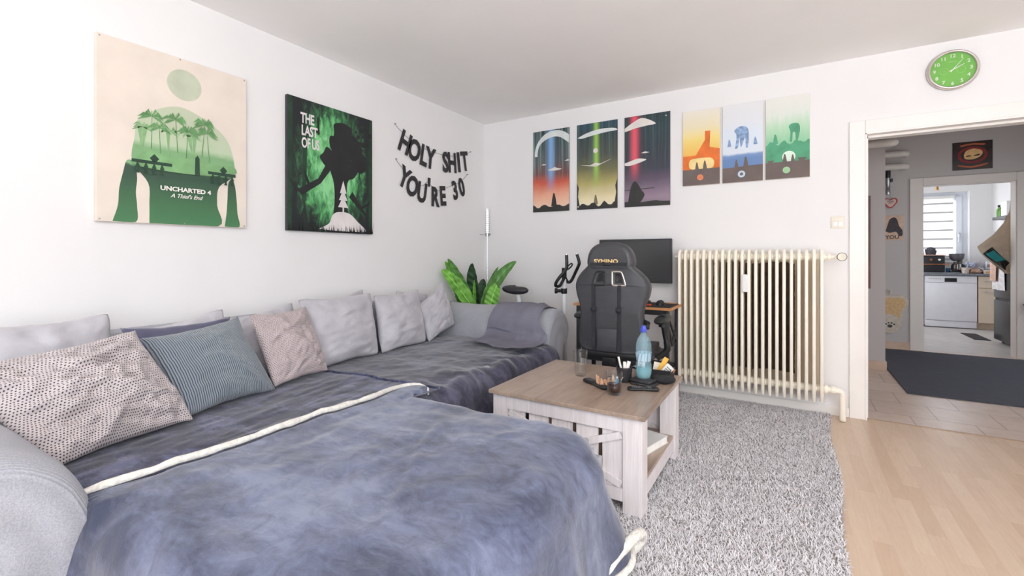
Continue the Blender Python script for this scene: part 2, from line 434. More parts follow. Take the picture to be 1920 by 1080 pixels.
# ------------------------------------------------------------------ fabrics
def cord_mat(name, c, ribs=230.0, axis=0, depth=0.5, var=0.05):
    """ribbed upholstery fabric (axis: 0 ribs change along x, 1 along y, 2 along z)"""
    t = NT(name); v = t.coord(); s3 = t.sep(v)
    w = t.math('SINE', t.math('MULTIPLY', s3[axis], ribs * 2.0))
    n = t.noise(v, 5, 5, .6); fine = t.noise(v, 260, 2)
    a = tuple(x * (1 - var) for x in c); b = tuple(min(255, x * (1 + var)) for x in c)
    col = t.mix(0.12, t.ramp(n, [(0.3, a), (0.7, b)]), t.ramp(fine, [(0.35, (120, 120, 125)), (0.65, (255, 255, 255))]))
    col = t.mix(t.math('MULTIPLY', t.math('SUBTRACT', 1.0, w), .10), col, tuple(x * .6 for x in c))
    t.set(Base_Color=col, Roughness=0.95, Sheen_Weight=0.25, Sheen_Roughness=0.5)
    t.bump(t.math('ADD', w, t.math('MULTIPLY', fine, 1.5)), depth * .35, 0.002)
    return t.m
def plush_mat(name, lo, mid, hi, sc=3.0, stretch=(1, 1, 1), contrast=(0.36, 0.5, 0.62)):
    """velvety fleece: the nap lies in brushed patches of lighter and darker pile"""
    t = NT(name); v = t.coord('Object', stretch, (0, 0, R(25)))
    n = t.noise(v, sc, 7, 0.62, 1.1)
    n2 = t.noise(v, sc * 7, 5, .65, 1.4)
    f = t.math('ADD', t.math('MULTIPLY', n, .72), t.math('MULTIPLY', n2, .28))
    fine = t.noise(t.coord(), 420, 2)
    st = t.noise(t.coord('Object', (3, 26, 3), (0, 0, R(-38))), 1.6, 5, .7, .5)
    f = t.math('ADD', f, t.math('MULTIPLY', t.math('SUBTRACT', st, .5), .09))
    speck = t.ramp(t.noise(t.coord(), 120, 1), [(0.74, (0, 0, 0)), (0.78, (40, 40, 42))])
    col = t.ramp(f, [(contrast[0], lo), (contrast[1], mid), (contrast[2], hi)])
    col = t.mix(1.0, col, speck, 'ADD')
    t.set(Base_Color=col, Roughness=0.9, Sheen_Weight=0.7, Sheen_Roughness=0.35, Sheen_Tint=tuple(min(255, x * 1.2) for x in hi) + ()) if False else t.set(Base_Color=col, Roughness=0.9, Sheen_Weight=0.45, Sheen_Roughness=0.4)
    t.bump(t.math('ADD', fine, t.math('MULTIPLY', n2, 2.0)), .3, .003)
    return t.m
M_sofa = cord_mat('pale grey ribbed upholstery', (164, 166, 175), 470, 0, 1.2)
M_cush = plain('pale grey brushed cushion cover', (186, 184, 190), .95, var=.07, scale=7, bump=.35, bscale=200, Sheen_Weight=.3)
M_light = plush_mat('blue grey fleece', (62, 67, 88), (93, 99, 123), (118, 126, 151), 1.9, (1, 1.3, 1), (.39, .50, .60))
M_dark = plush_mat('dark slate fleece', (32, 35, 56), (50, 54, 80), (90, 94, 126), 3.2, (1, 1.8, 1), (.42, .5, .60))
M_char = plush_mat('charcoal fleece', (46, 46, 62), (66, 66, 84), (92, 92, 112), 2.6, (1, 1.4, 1), (.42, .5, .60))
M_throw = plain('mauve grey cotton throw', (122, 120, 134), .95, var=.05, scale=8, bump=.4, bscale=300)
M_sherpa = plain('cream sherpa fleece', (222, 218, 210), .98, var=.07, scale=60, bump=1.0, bscale=140)

# ------------------------------------------------------------------ corner sofa (seat, back, two rolled arms)
sofa = root('corner_sofa', 'pale grey ribbed fabric corner sofa with rounded rolled arms along the left wall', 'sofa', (0.7, 1.75, 0))
def arm_profile(sgn, y0):
    """closed cross-section in (y, z); sgn is the outward direction"""
    pr = [(0, .04), (-.02, .25), (-.035, .42), (-.03, .52), (.01, .62), (.08, .70), (.17, .735), (.27, .715), (.35, .64), (.37, .55), (.33, .47), (.27, .43), (.25, .36), (.25, .04)]
    out = []
    n = len(pr)
    for i in range(n - 1):
        p0 = pr[max(i - 1, 0)]; p1 = pr[i]; p2 = pr[i + 1]; p3 = pr[min(i + 2, n - 1)]
        for k in range(4):
            t = k / 4
            f = lambda a, b, c, d: .5 * (2 * b + (c - a) * t + (2 * a - 5 * b + 4 * c - d) * t * t + (3 * b - a - 3 * c + d) * t ** 3)
            out.append((f(p0[0], p1[0], p2[0], p3[0]), f(p0[1], p1[1], p2[1], p3[1])))
    out.append(pr[-1])
    return [(y0 + sgn * a, b) for a, b in out]
def make_arm(sgn, y0, x0, x1, bulge=.06, zs=1.0):
    pr = arm_profile(sgn, y0); n = len(pr)
    cy = sum(p[0] for p in pr) / n; cz = .45
    mb = MB(); rings = []
    steps = [(x0 + (x1 - x0) * k / 10, 1.0) for k in range(11)] + [(x1 + bulge * math.sin(a), .80 + .20 * math.cos(a)) for a in [R(q) for q in (15, 30, 45, 60, 75, 90)]]
    vs = []
    for x, s in steps:
        for (y, z) in pr:
            yy = cy + (y - cy) * s; zz = (cz + (z - cz) * s if z > .3 else z) * zs
            w = fbm((x * 3, yy * 5, zz * 5), 3) * .006
            vs.append((x, yy + w, zz + w))
    fs = []
    for i in range(len(steps) - 1):
        for k in range(n):
            k2 = (k + 1) % n
            f = (i * n + k, i * n + k2, (i + 1) * n + k2, (i + 1) * n + k)
            fs.append(f if sgn > 0 else f[::-1])
    fs.append(tuple(range(n))[::-1 if sgn > 0 else 1])
    # rounded front face: inner rings shrinking to a centre point
    last = (len(steps) - 1) * n; o = len(vs); x = steps[-1][0]
    base_ring = [vs[last + k] for k in range(n)]
    c = (x + .012, sum(p[1] for p in base_ring) / n, sum(p[2] for p in base_ring) / n)
    prev = last
    for s in (.8, .5, .2):
        st = len(vs)
        for q in base_ring: vs.append((x + .012 * (1 - s), c[1] + (q[1] - c[1]) * s, c[2] + (q[2] - c[2]) * s))
        for k in range(n):
            k2 = (k + 1) % n; f = (prev + k, prev + k2, st + k2, st + k); fs.append(f if sgn > 0 else f[::-1])
        prev = st
    vs.append(c); ci = len(vs) - 1
    for k in range(n):
        f = (prev + k, prev + (k + 1) % n, ci); fs.append(f if sgn > 0 else f[::-1])
    return mb.add(vs, fs)
part('armrest', make_arm(-1, .435, .03, 1.12, .08, .905), M_sofa, sofa, True)
part('armrest', make_arm(1, 3.10, .03, 1.15, .05, .96), M_sofa, sofa, True)
part('seat_base', MB().box(.14, 1.20, .43, 3.11, .05, .30, bev=.03), M_sofa, sofa, 'auto')
def puff(x0, x1, y0, y1, z0, z1, r=.06):
    bm = bmesh.new(); bmesh.ops.create_cube(bm, size=1)
    for v in bm.verts: v.co = ((x0 + x1) / 2 + v.co.x * (x1 - x0), (y0 + y1) / 2 + v.co.y * (y1 - y0), (z0 + z1) / 2 + v.co.z * (z1 - z0))
    bmesh.ops.bevel(bm, geom=bm.edges[:], offset=r, segments=4, affect='EDGES')
    mb = MB(); mb.addbm(bm); return mb
part('seat_cushion', puff(.15, 1.22, .42, 1.76, .29, .435, .05), M_sofa, sofa, True)
part('seat_cushion', puff(.15, 1.22, 1.77, 3.10, .29, .435, .05), M_sofa, sofa, True)
mb = MB()
def back_fn(u, v):
    y = .1 + u * 3.14; a = v * 1.0
    pr = [(.14, .30), (.145, .60), (.135, .72), (.115, .775), (.085, .79), (.05, .78), (.035, .74), (.035, .30)]
    q = a * (len(pr) - 1); i = min(int(q), len(pr) - 2); t = q - i
    x = pr[i][0] * (1 - t) + pr[i + 1][0] * t; z = pr[i][1] * (1 - t) + pr[i + 1][1] * t
    drop = max(0, (y - 2.75) / .45); drop = min(1, drop) ** 1.5
    return (x, y, z - drop * .13 * (z > .5))
mb.grid(back_fn, 60, 28)
part('backrest', mb, M_sofa, sofa, True)
for (x, y) in ((.25, .35), (1.1, .3), (.25, 3.25), (1.08, 3.25)): part('foot', MB().cyl((x, y, .005), (x, y, .06), .025), M_black, sofa)

# ottoman pushed up to the sofa (hidden under the blanket)
ott = root('chaise_footstool', 'large square upholstered footstool pushed against the sofa under the blue grey blanket', 'footstool', (1.7, 1.08, 0))
part('footstool_body', puff(1.26, 2.17, .50, 1.64, .05, .455, .05), M_sofa, ott, True)
for (x, y) in ((1.35, .6), (2.08, .6), (1.35, 1.54), (2.08, 1.54)): part('foot', MB().cyl((x, y, .018), (x, y, .06), .025), M_black, ott)

# ------------------------------------------------------------------ blankets
def outline_rr(x0, x1, y0, y1, r, n=12, m=30):
    """rounded rectangle, with outward normals"""
    pts = []
    def seg(ax, ay, bx, by, nx, ny):
        for k in range(m): pts.append((ax + (bx - ax) * k / m, ay + (by - ay) * k / m, nx, ny))
    def arc(cx, cy, a0):
        for k in range(n):
            a = a0 + math.pi / 2 * k / n; pts.append((cx + r * math.cos(a), cy + r * math.sin(a), math.cos(a), math.sin(a)))
    seg(x1, y0 + r, x1, y1 - r, 1, 0); arc(x1 - r, y1 - r, 0)
    seg(x1 - r, y1, x0 + r, y1, 0, 1); arc(x0 + r, y1 - r, math.pi / 2)
    seg(x0, y1 - r, x0, y0 + r, -1, 0); arc(x0 + r, y0 + r, math.pi)
    seg(x0 + r, y0, x1 - r, y0, 0, -1); arc(x1 - r, y0 + r, -math.pi / 2)
    return pts
OX0, OX1, OY0, OY1 = 1.17, 2.09, .555, 1.53
ol = outline_rr(OX0, OX1, OY0, OY1, .085)
NO = len(ol)
def seat_z(x, y):
    return .483 if (x < 1.23 and y > .44 and y < 1.78) else .0
hem = []
def blanket_pt(p, L, H):
    x, y, nx, ny = p; r = .135
    west = max(0.0, -nx) ** 1.2
    ang = min(L / r, math.pi / 2)
    dx = r * math.sin(ang); dz = r * (1 - math.cos(ang))
    drop = max(0, L - r * math.pi / 2)
    s = drop / .4
    rip = math.sin((x * 1.3 - y) * 17 + 1.0) * .55 + math.sin((x + y * .8) * 31 + nx * 3) * .25 + fbm((x * 5, y * 5, 3)) * .6
    cor = max(0, nx * ny * 2); fl = (.030 + .10 * cor * (ny > 0) + .03 * max(0, nx)) * s + rip * .030 * min(1, s * 1.3)
    X = x + nx * (dx + fl); Y = y + ny * (dx + fl); Z = .492 - dz - drop
    if west > 0:
        Z2 = .492 - .008 * min(1, L / .1); X2 = x + nx * L * .35; Y2 = y + ny * L * .9
        Z = Z * (1 - west) + Z2 * west; X = X * (1 - west) + X2 * west; Y = Y * (1 - west) + Y2 * west
    # folds and dents of the fabric
    wr = fbm((X * 2.3, Y * 3.1, 1.7)) * .012 - abs(fbm((X * 4.0 + Y * 1.5, Y * 2.2 - X, 9.1), 3)) * .012 + fbm((X * 9 + Y * 3, Y * 8, 4.4), 3) * .0035
    d = abs((X - 1.60) * .95 + (Y - 1.05) * .35 - .16 + .04 * math.sin(Y * 6)); wr += .010 * math.exp(-(d / .02) ** 2) * (1 if .7 < Y < 1.45 else 0) * min(1, (1.45 - Y) * 5, (Y - .7) * 5)
    d2 = abs((X - 1.9) + (Y - 1.1) * 1.2); wr += .007 * math.exp(-(d2 / .018) ** 2) * max(0, 1 - abs(Y - 1.2) * 3)
    Z += wr * (1 if L < .16 else .3); X += nx * wr * .8 * (L > .1); Y += ny * wr * .8 * (L > .1)
    return (X, Y, max(Z, seat_z(X, Y) if L > 0.0 or X < 1.23 else 0, .022))
mb = MB(); vs = []; fs = []
ks = [i / 30 for i in range(1, 31)]
cx, cy = (OX0 + OX1) / 2, (OY0 + OY1) / 2
vs.append(blanket_pt((cx, cy, 0, 0), 0, 0))
for k in ks:
    for p in ol: vs.append(blanket_pt((cx + (p[0] - cx) * k, cy + (p[1] - cy) * k, p[2] if k > .999 else 0, p[3] if k > .999 else 0), 0, 0))
NR = 26
def hem_len(p):
    x, y, nx, ny = p
    west = max(0.0, -nx)
    east = max(0, nx); south = max(0, -ny); north = max(0, ny)
    L = .50 + .065 * south + .02 * math.sin(y * 9 + x * 5) - .02 * north
    return L * (1 - west ** 1.5) + .03 * west ** 1.5
for j in range(1, NR + 1):
    for p in ol: vs.append(blanket_pt(p, hem_len(p) * j / NR, 0))
for i in range(NO): fs.append((0, 1 + i, 1 + (i + 1) % NO))
for r_ in range(len(ks) + NR - 1):
    for i in range(NO):
        i2 = (i + 1) % NO
        fs.append((1 + r_ * NO + i, 1 + (r_ + 1) * NO + i, 1 + (r_ + 1) * NO + i2, 1 + r_ * NO + i2))
blk = root('fleece_blanket', 'large blue grey fleece blanket with cream sherpa edge draped over the footstool in front', 'blanket', (1.7, 1.08, .5))
bp = part('blanket_cloth', mb.add(vs, fs), M_light, blk, True)
hem_pts = [vs[1 + (len(ks) + NR - 1) * NO + i] for i in range(NO)]
mb = MB()
hp = []
for i, (p, o) in enumerate(zip(hem_pts, ol)):
    west = max(0, -o[2])
    hp.append((p[0] + o[2] * .004 - west * .012, p[1] + o[3] * .004, max(p[2] - .012 * (1 - west) + .012 * west, .035)))
mb.tube(hp, [.0085 + .003 * abs(o[2]) + .002 * max(0, o[2]) + .004 * fbm((i * .35, 0, 0)) for i, o in enumerate(ol)], 8, True, flat=.75)
part('sherpa_edge', mb, M_sherpa, blk, True, 'cream sherpa edge')
# turned-up corner of the hem showing its sherpa underside
mb = MB()
def flap(u, v):
    a = u * 2.6; rr = .05 + .02 * v
    return (2.19 + .05 * v + .035 * math.sin(a), 1.47 + .20 * u, .045 + .085 * v * (1 - .5 * u) + .02 * math.sin(a * 1.3))
mb.grid(flap, 16, 8)
part('sherpa_edge', mb, M_sherpa, blk, True, 'turned-up cream corner of the hem')
def rope(pts, r, n=40):
    out = []
    for i in range(n + 1):
        q = i / n * (len(pts) - 1); a = min(int(q), len(pts) - 2); t = q - a
        p0, p1, p2, p3 = pts[max(a - 1, 0)], pts[a], pts[a + 1], pts[min(a + 2, len(pts) - 1)]
        out.append(tuple(.5 * (2 * p1[k] + (p2[k] - p0[k]) * t + (2 * p0[k] - 5 * p1[k] + 4 * p2[k] - p3[k]) * t * t + (3 * p1[k] - p0[k] - 3 * p2[k] + p3[k]) * t ** 3) for k in range(3)))
    return out
part('sherpa_edge', MB().tube(rope([(2.235, 1.42, .10), (2.26, 1.52, .125), (2.285, 1.64, .13), (2.285, 1.70, .09), (2.26, 1.68, .05), (2.22, 1.60, .035), (2.19, 1.54, .04)], 0), .019, 10), M_sherpa, blk, True)

def sheet(fx, nu, nv): return MB().grid(fx, nu, nv)
# dark slate blanket lying on the near seat
def dk(u, v):
    x = .42 + u * (.83 - .22 * max(0, 1 - v * 5)); y = .455 + v * (1.245 + .07 * u)
    x += .015 * fbm((y * 3, 2, 1)) * (u > .9)
    z = .461 + .008 * fbm((x * 3, y * 2.0, 2)) + .006 * abs(fbm((x * 12 + y * 3, y * 3, 5), 3))
    z += .012 * math.exp(-((x - 1.07 - .03 * math.sin(y * 5)) / .02) ** 2) * max(0, 1 - (y - .4) / 1.0)
    e = min(1, (1 - v) * 25); z -= .012 * (1 - e) * 0
    return (x, y, min(z, .478))
mb = sheet(dk, 70, 90)
# turned hem at the far end
mb.tube([dk(u / 30, 1.0)[:2] + (dk(u / 30, 1.0)[2] + .003,) for u in range(31)], .008, 8)
solo('fleece_blanket', mb, M_dark, 'dark slate fleece blanket lying flat on the near seat below the scatter pillows', 'blanket', (.8, 1.1, .46), True)
# charcoal blanket over the far seat, hanging down at the front
def ch(u, v):
    y = 1.60 + v * 1.475; s = u * 1.62
    x0 = .27; r = .10; flat = .93 - .03 * math.sin(v * 3)
    if s < flat: x = x0 + s; z = .449; dr = 0
    else:
        a = min((s - flat) / r, math.pi / 2); x = x0 + flat + r * math.sin(a); z = .449 - r * (1 - math.cos(a)); dr = max(0, s - flat - r * math.pi / 2); z -= dr
        fold = math.sin(y * 19 + 2 * math.sin(y * 5)) * .6 + fbm((y * 7, z * 2, 1)) * .7
        x += (.03 + fold * .030) * min(1, dr / .12) + .02 * dr
    if x > .95 and z > .3:
        z += .018 * fbm((x * 5, y * 7, 8), 4) * min(1, (x - .95) * 5) + .010 * math.sin(y * 14 + x * 9) * min(1, (x - .95) * 6)
    z += .006 * fbm((x * 4, y * 3, 6)) + .004 * fbm((x * 14, y * 12, 1), 2) + .006
    if y > 3.0: z += .0 
    return (x, y, max(z, .03))
solo('fleece_blanket', sheet(ch, 90, 110), M_char, 'charcoal plush blanket spread over the far seat and hanging down behind the coffee table', 'blanket', (.8, 2.4, .45), True)
# fold of the charcoal blanket is kept in the same sheet; light throw over the far arm
prof = [(2.70, .478), (2.86, .476), (3.00, .482), (3.045, .53), (3.06, .60), (3.11, .675), (3.18, .715), (3.27, .728), (3.36, .712), (3.43, .665), (3.455, .61)]
def pr_at(q):
    q *= len(prof) - 1; i = min(int(q), len(prof) - 2); t = q - i
    p0, p1, p2, p3 = prof[max(i - 1, 0)], prof[i], prof[i + 1], prof[min(i + 2, len(prof) - 1)]
    f = lambda k: .5 * (2 * p1[k] + (p2[k] - p0[k]) * t + (2 * p0[k] - 5 * p1[k] + 4 * p2[k] - p3[k]) * t * t + (3 * p1[k] - p0[k] - 3 * p2[k] + p3[k]) * t ** 3)
    return f(0), f(1)
def th(u, v):
    y, z = pr_at(v)
    xl = .66 + .10 * max(0, .4 - v) - .02 * math.sin(v * 9); xr = 1.195 - .075 * min(1, max(0, v - .25) * 5) + .02 * math.sin(v * 8) - .05 * max(0, .3 - v)
    x = xl + (xr - xl) * u
    if v < .3: y += (.3 - v) * (-.05 + .28 * (1 - u) * .5) + .02 * math.sin(u * 7)
    z += .012 + .012 * fbm((x * 6, y * 5, 3)) + .004 * math.sin(x * 60 + y * 12) * (.2 + .8 * (u > .6)) * (v > .2)
    z -= .02 * max(0, u - .8) * 5 * (v > .45)
    return (x, y, z)
mb = MB().grid(th, 60, 70)
thr = solo('throw_blanket', mb, M_throw, 'thin mauve grey throw hung over the far sofa arm', 'blanket', (.95, 3.2, .6), True)

# ------------------------------------------------------------------ cushions
def pillow(TL, TR, BR, BL, Tk, seed=0, n=34, wr=.010, pinch=.10, sharp=.55, folds=0.0, rnd=.0, belly=.0, uv=(1, 1), front=None):
    TL, TR, BR, BL = map(Vector, (TL, TR, BR, BL))
    N = ((TR - TL) + (BR - BL)).cross((TL - BL) + (TR - BR)).normalized()
    if front is None and N.x < 0: N = -N
    C = (TL + TR + BR + BL) / 4
    mb = MB()
    def P_(u, v, side):
        a, b = 2 * u - 1, 2 * v - 1
        # edges bow inward between pointed corners
        a2 = a * (1 - pinch * (1 - b * b) * abs(a) ** 2); b2 = b * (1 - pinch * (1 - a * a) * abs(b) ** 2)
        a2 *= 1 - rnd * abs(b) ** 7; b2 *= 1 - rnd * abs(a) ** 7
        a2 += belly * (1 - b * b) * max(0, .55 - b) * (1 if a > 0 else -1) * abs(a) ** 3
        a2 += .022 * fbm((b * 1.7, seed, 3)) * abs(a); b2 += .022 * fbm((a * 1.7, seed, 8)) * abs(b)
        uu, vv = (a2 + 1) / 2, (b2 + 1) / 2
        p = BL * (1 - uu) * (1 - vv) + BR * uu * (1 - vv) + TR * uu * vv + TL * (1 - uu) * vv
        h = max(0, (1 - a * a) * (1 - b * b)) ** sharp
        k = fbm((a * 1.6 + seed * 7, b * 1.6, side * 3 + seed), 4)
        k2 = abs(fbm((a * 1.1 + b * 2 + seed * 3, b * 2.6 - a * 1.4, side + seed), 3))
        e = min(1, 6 * (1 - abs(a)), 6 * (1 - abs(b)))
        fo = 0.0
        if folds:
            for (cx_, cy_, an, ln, sg) in ((.2, -.1, -.5, .9, 1), (-.3, .2, .35, .8, -1), (.45, -.5, -.9, .6, 1), (.0, -.45, -.2, .8, -1), (.6, .3, -.25, .5, -1), (-.2, -.7, .8, .5, 1), (.3, .55, .3, .6, 1)):
                ca, sa = math.cos(an), math.sin(an); p_ = (a - cx_) * ca + (b - cy_) * sa; q_ = -(a - cx_) * sa + (b - cy_) * ca + .12 * p_ * p_
                fo += sg * math.exp(-(q_ / .075) ** 2) * max(0, 1 - (p_ / ln) ** 2) * folds
        rad = math.sin(math.atan2(b, a) * 9 + seed) * .25 * max(abs(a), abs(b)) ** 3
        return p + N * side * (Tk / 2 * h + e * (wr * (k * 1.3 - k2 * 1.6 + rad) + fo))
    mb.grid(lambda u, v: P_(u, v, 1), n, n, uv=uv)
    mb.grid(lambda u, v: P_(1 - u, v, -1), n, n, uv=uv)
    return mb
def cushion(name, corners, Tk, mat, label, cat, group=None, **kw):
    mb = pillow(*corners, Tk, **kw)
    c = [sum(p[i] for p in corners) / 4 for i in range(3)]; c[2] = min(p[2] for p in corners)
    o = solo(name, mb, mat, label, cat, tuple(c), True, group)
    bm = bmesh.new(); bm.from_mesh(o.data); bmesh.ops.remove_doubles(bm, verts=bm.verts, dist=.0006); bmesh.ops.recalc_face_normals(bm, faces=bm.faces[:]); bm.to_mesh(o.data); bm.free()
    o.data.polygons.foreach_set('use_smooth', [True] * len(o.data.polygons))
    return o
G = 'pale grey back cushions along the sofa'
cushion('back_cushion', [(.235, .36, .875), (.21, .80, .885), (.36, .80, .46), (.38, .42, .46)], .15, M_cush, 'pale grey back cushion nearest the near sofa arm, behind the big dotted pillow', 'cushion', G, seed=1, wr=.008, rnd=.05, belly=.03, folds=.004)
cushion('back_cushion', [(.20, .90, .79), (.20, 1.275, .86), (.34, 1.27, .46), (.34, .90, .46)], .13, M_cush, 'pale grey back cushion peeking up behind the plain slate pillow', 'cushion', G, seed=2, wr=.008, rnd=.05, belly=.03, folds=.004)
cushion('back_cushion', [(.17, 1.28, .79), (.16, 1.69, .85), (.28, 1.68, .46), (.30, 1.29, .46)], .12, M_cush, 'pale grey back cushion mostly hidden behind the small dotted pillow', 'cushion', G, seed=3, wr=.008, rnd=.05, belly=.03, folds=.004)
cushion('back_cushion', [(.245, 1.655, .875), (.24, 2.235, .875), (.37, 2.19, .455), (.38, 1.70, .45)], .19, M_cush, 'wide pale grey back cushion right of the small dotted pillow', 'cushion', G, seed=4, wr=.009, rnd=.05, belly=.03, folds=.004)
cushion('back_cushion', [(.235, 2.245, .85), (.22, 2.735, .865), (.36, 2.67, .455), (.37, 2.20, .45)], .17, M_cush, 'square pale grey back cushion in the middle of the far seat', 'cushion', G, seed=5, wr=.009, rnd=.05, belly=.03, folds=.004)
cushion('back_cushion', [(.24, 2.68, .73), (.20, 3.05, .915), (.33, 3.06, .54), (.36, 2.69, .45)], .15, M_cush, 'pale grey back cushion tipped on its corner in front of the plant', 'cushion', G, seed=6, wr=.009, rnd=.05, belly=.03, folds=.004)
cushion('back_cushion', [(.12, 1.80, .80), (.12, 2.27, .895), (.19, 2.2, .50), (.19, 1.8, .50)], .07, M_cush, 'pale grey cushion behind the wide one, only its corner showing', 'cushion', G, seed=7, wr=.005, rnd=.05, belly=.03, folds=.004)
cushion('back_cushion', [(.12, 2.575, .862), (.12, 2.95, .80), (.19, 2.95, .50), (.19, 2.58, .50)], .07, M_cush, 'pale grey cushion tucked behind the one tipped on its corner', 'cushion', G, seed=8, wr=.005, rnd=.05, belly=.03, folds=.004)

def dots_mat(name, su, sv, base, hole):
    t = NT(name); tc = t.n('ShaderNodeTexCoord'); mp = t.n('ShaderNodeMapping'); mp.inputs['Scale'].default_value = (su, sv, 1)
    t.l(tc.outputs['UV'], mp.inputs[0]); s3 = t.sep(mp.outputs[0])
    row = t.math('FLOOR', s3[1]); xo = t.math('ADD', s3[0], t.math('MULTIPLY', row, .5))
    fx = t.math('SUBTRACT', t.math('FRACT', xo), .5); fy = t.math('SUBTRACT', t.math('FRACT', s3[1]), .5)
    d = t.math('SQRT', t.math('ADD', t.math('MULTIPLY', fx, fx), t.math('MULTIPLY', fy, fy)))
    m = t.math('LESS_THAN', d, .25)
    col = t.mix(m, t.ramp(t.noise(t.coord(), 9, 4), [(.3, tuple(x * .94 for x in base)), (.7, base)]), hole)
    t.set(Base_Color=col, Roughness=.95, Sheen_Weight=.2); t.bump(t.math('MINIMUM', d, .38), .5, .004)
    return t.m
def stripes_mat(name, su, a, b):
    t = NT(name); tc = t.n('ShaderNodeTexCoord'); s3 = t.sep(tc.outputs['UV'])
    w = t.math('ADD', t.math('MULTIPLY', t.math('SINE', t.math('MULTIPLY', s3[0], su * 6.283)), .5), .5)
    t.set(Base_Color=t.ramp(w, [(.12, a), (.5, b)]), Roughness=.92, Sheen_Weight=.4); t.bump(w, .8, .004)
    return t.m
M_dots = dots_mat('cream waffle knit with dark dots', 54, 54, (200, 190, 190), (72, 64, 70))
M_dots2 = dots_mat('fine cream dotted knit', 50, 50, (196, 182, 182), (104, 90, 96))
M_strp = stripes_mat('blue grey striped corduroy', 50, (62, 72, 84), (142, 152, 162))
G2 = 'scatter pillows on the sofa'
cushion('scatter_pillow', [(.26, .815, .815), (.25, 1.28, .81), (.43, 1.24, .47), (.44, .86, .47)], .12, plain('plain slate velvet', (84, 84, 108), .9, var=.06, Sheen_Weight=.4), 'plain slate blue pillow squeezed behind the striped corduroy pillow', 'pillow', G2, seed=11, wr=.004)
cushion('scatter_pillow', [(.54, .28, .775), (.47, .80, .825), (.72, .90, .475), (.80, .48, .47)], .20, M_dots, 'large cream pillow with dark dots leaning on the near sofa arm', 'pillow', G2, seed=12, wr=.020, n=90, pinch=.07, folds=.021, belly=.09)
cushion('scatter_pillow', [(.44, .82, .785), (.39, 1.245, .825), (.61, 1.31, .475), (.69, .875, .475)], .16, M_strp, 'blue grey corduroy pillow with fine pale stripes', 'pillow', G2, seed=13, wr=.004, n=60, folds=.005, belly=.04)
cushion('scatter_pillow', [(.35, 1.315, .825), (.30, 1.685, .83), (.53, 1.67, .475), (.58, 1.32, .475)], .15, M_dots2, 'small cream dotted pillow between the striped pillow and the wide back cushion', 'pillow', G2, seed=14, wr=.012, n=60, folds=.009, belly=.06, rnd=.03)
# ------------------------------------------------------------------ shaggy rug
def rug():
    r = root('shag_rug', 'large light grey shaggy rug under the coffee table', 'rug', (2.1, 2.3, 0))
    x0, y0, y1 = 1.28, .35, 3.925
    def xr(y): return 2.945 + .04 * (y - 2.0) / 1.9 + .012 * math.sin(y * 5)
    mb = MB().grid(lambda u, v: (x0 + u * (xr(y0 + v * (y1 - y0)) - x0 - .004), y0 + v * (y1 - y0), .008), 8, 20)
    mb.box(x0, xr(2) - .03, y0, y1, .0, .007)
    M_back = plain('rug backing', (160, 154, 151), .95)
    part('rug_backing', mb, M_back, r)
    import numpy as np
    rs = np.random.RandomState(3); N = 200000
    y = y0 + rs.rand(N) * (y1 - y0); xe = 2.945 + .04 * (y - 2.0) / 1.9 + .012 * np.sin(y * 5)
    x = x0 + rs.rand(N) * (xe - x0 - .004)
    # skip what lies under the coffee table and footstool
    keep = ~((x > 1.3) & (x < 2.1) & (y > .55) & (y < 1.6)) & ~((x > 1.5) & (x < 2.0) & (y > 2.1) & (y < 2.6))
    x, y = x[keep], y[keep]; N = len(x)
    ang = rs.rand(N) * 6.283
    L = .015 + rs.rand(N) * .008; lean = .5 + rs.rand(N) * 1.0
    dx, dy = np.cos(ang), np.sin(ang); w = .0014 + rs.rand(N) * .0011
    px, py = -dy * w, dx * w
    z0 = np.full(N, .006)
    b = np.stack([x, y, z0], 1); hv = np.stack([dx * lean, dy * lean, np.ones(N)], 1)
    hv /= np.linalg.norm(hv, axis=1)[:, None]
    m = b + hv * (L * .55)[:, None]
    hv2 = np.stack([dx * (lean + .7), dy * (lean + .7), np.ones(N) * .8], 1); hv2 /= np.linalg.norm(hv2, axis=1)[:, None]
    t = m + hv2 * (L * .45)[:, None]
    P2 = np.stack([px, py, np.zeros(N)], 1)
    V = np.stack([b - P2, b + P2, m + P2 * .9, m - P2 * .9, t + P2 * .35, t - P2 * .35], 1).reshape(-1, 3)
    V -= np.array([2.1, 2.3, 0])
    i = np.arange(N)[:, None] * 6
    F = np.concatenate([i + np.array([[0, 1, 2, 3]]), i + np.array([[3, 2, 4, 5]])], 1).reshape(-1)
    me = bpy.data.meshes.new('rug_pile'); me.vertices.add(len(V)); me.vertices.foreach_set('co', V.astype('f').ravel())
    me.loops.add(len(F)); me.loops.foreach_set('vertex_index', F.astype('i'))
    nf = len(F) // 4; me.polygons.add(nf); me.polygons.foreach_set('loop_start', (np.arange(nf) * 4).astype('i'))
    me.update(calc_edges=True)
    tt = NT('grey shag pile'); n = tt.noise(tt.coord(), 170, 2); n2 = tt.noise(tt.coord(), 5, 4)
    c = tt.mix(.5, tt.ramp(n, [(.3, (184, 180, 182)), (.7, (246, 243, 246))]), tt.ramp(n2, [(.3, (210, 206, 208)), (.7, (228, 224, 226))]))
    tt.set(Base_Color=c, Roughness=.7, Sheen_Weight=.3)
    me.materials.append(tt.m)
    o = bpy.data.objects.new('rug_pile', me); COL.objects.link(o); o.parent = r; o['kind'] = 'stuff'
rug()

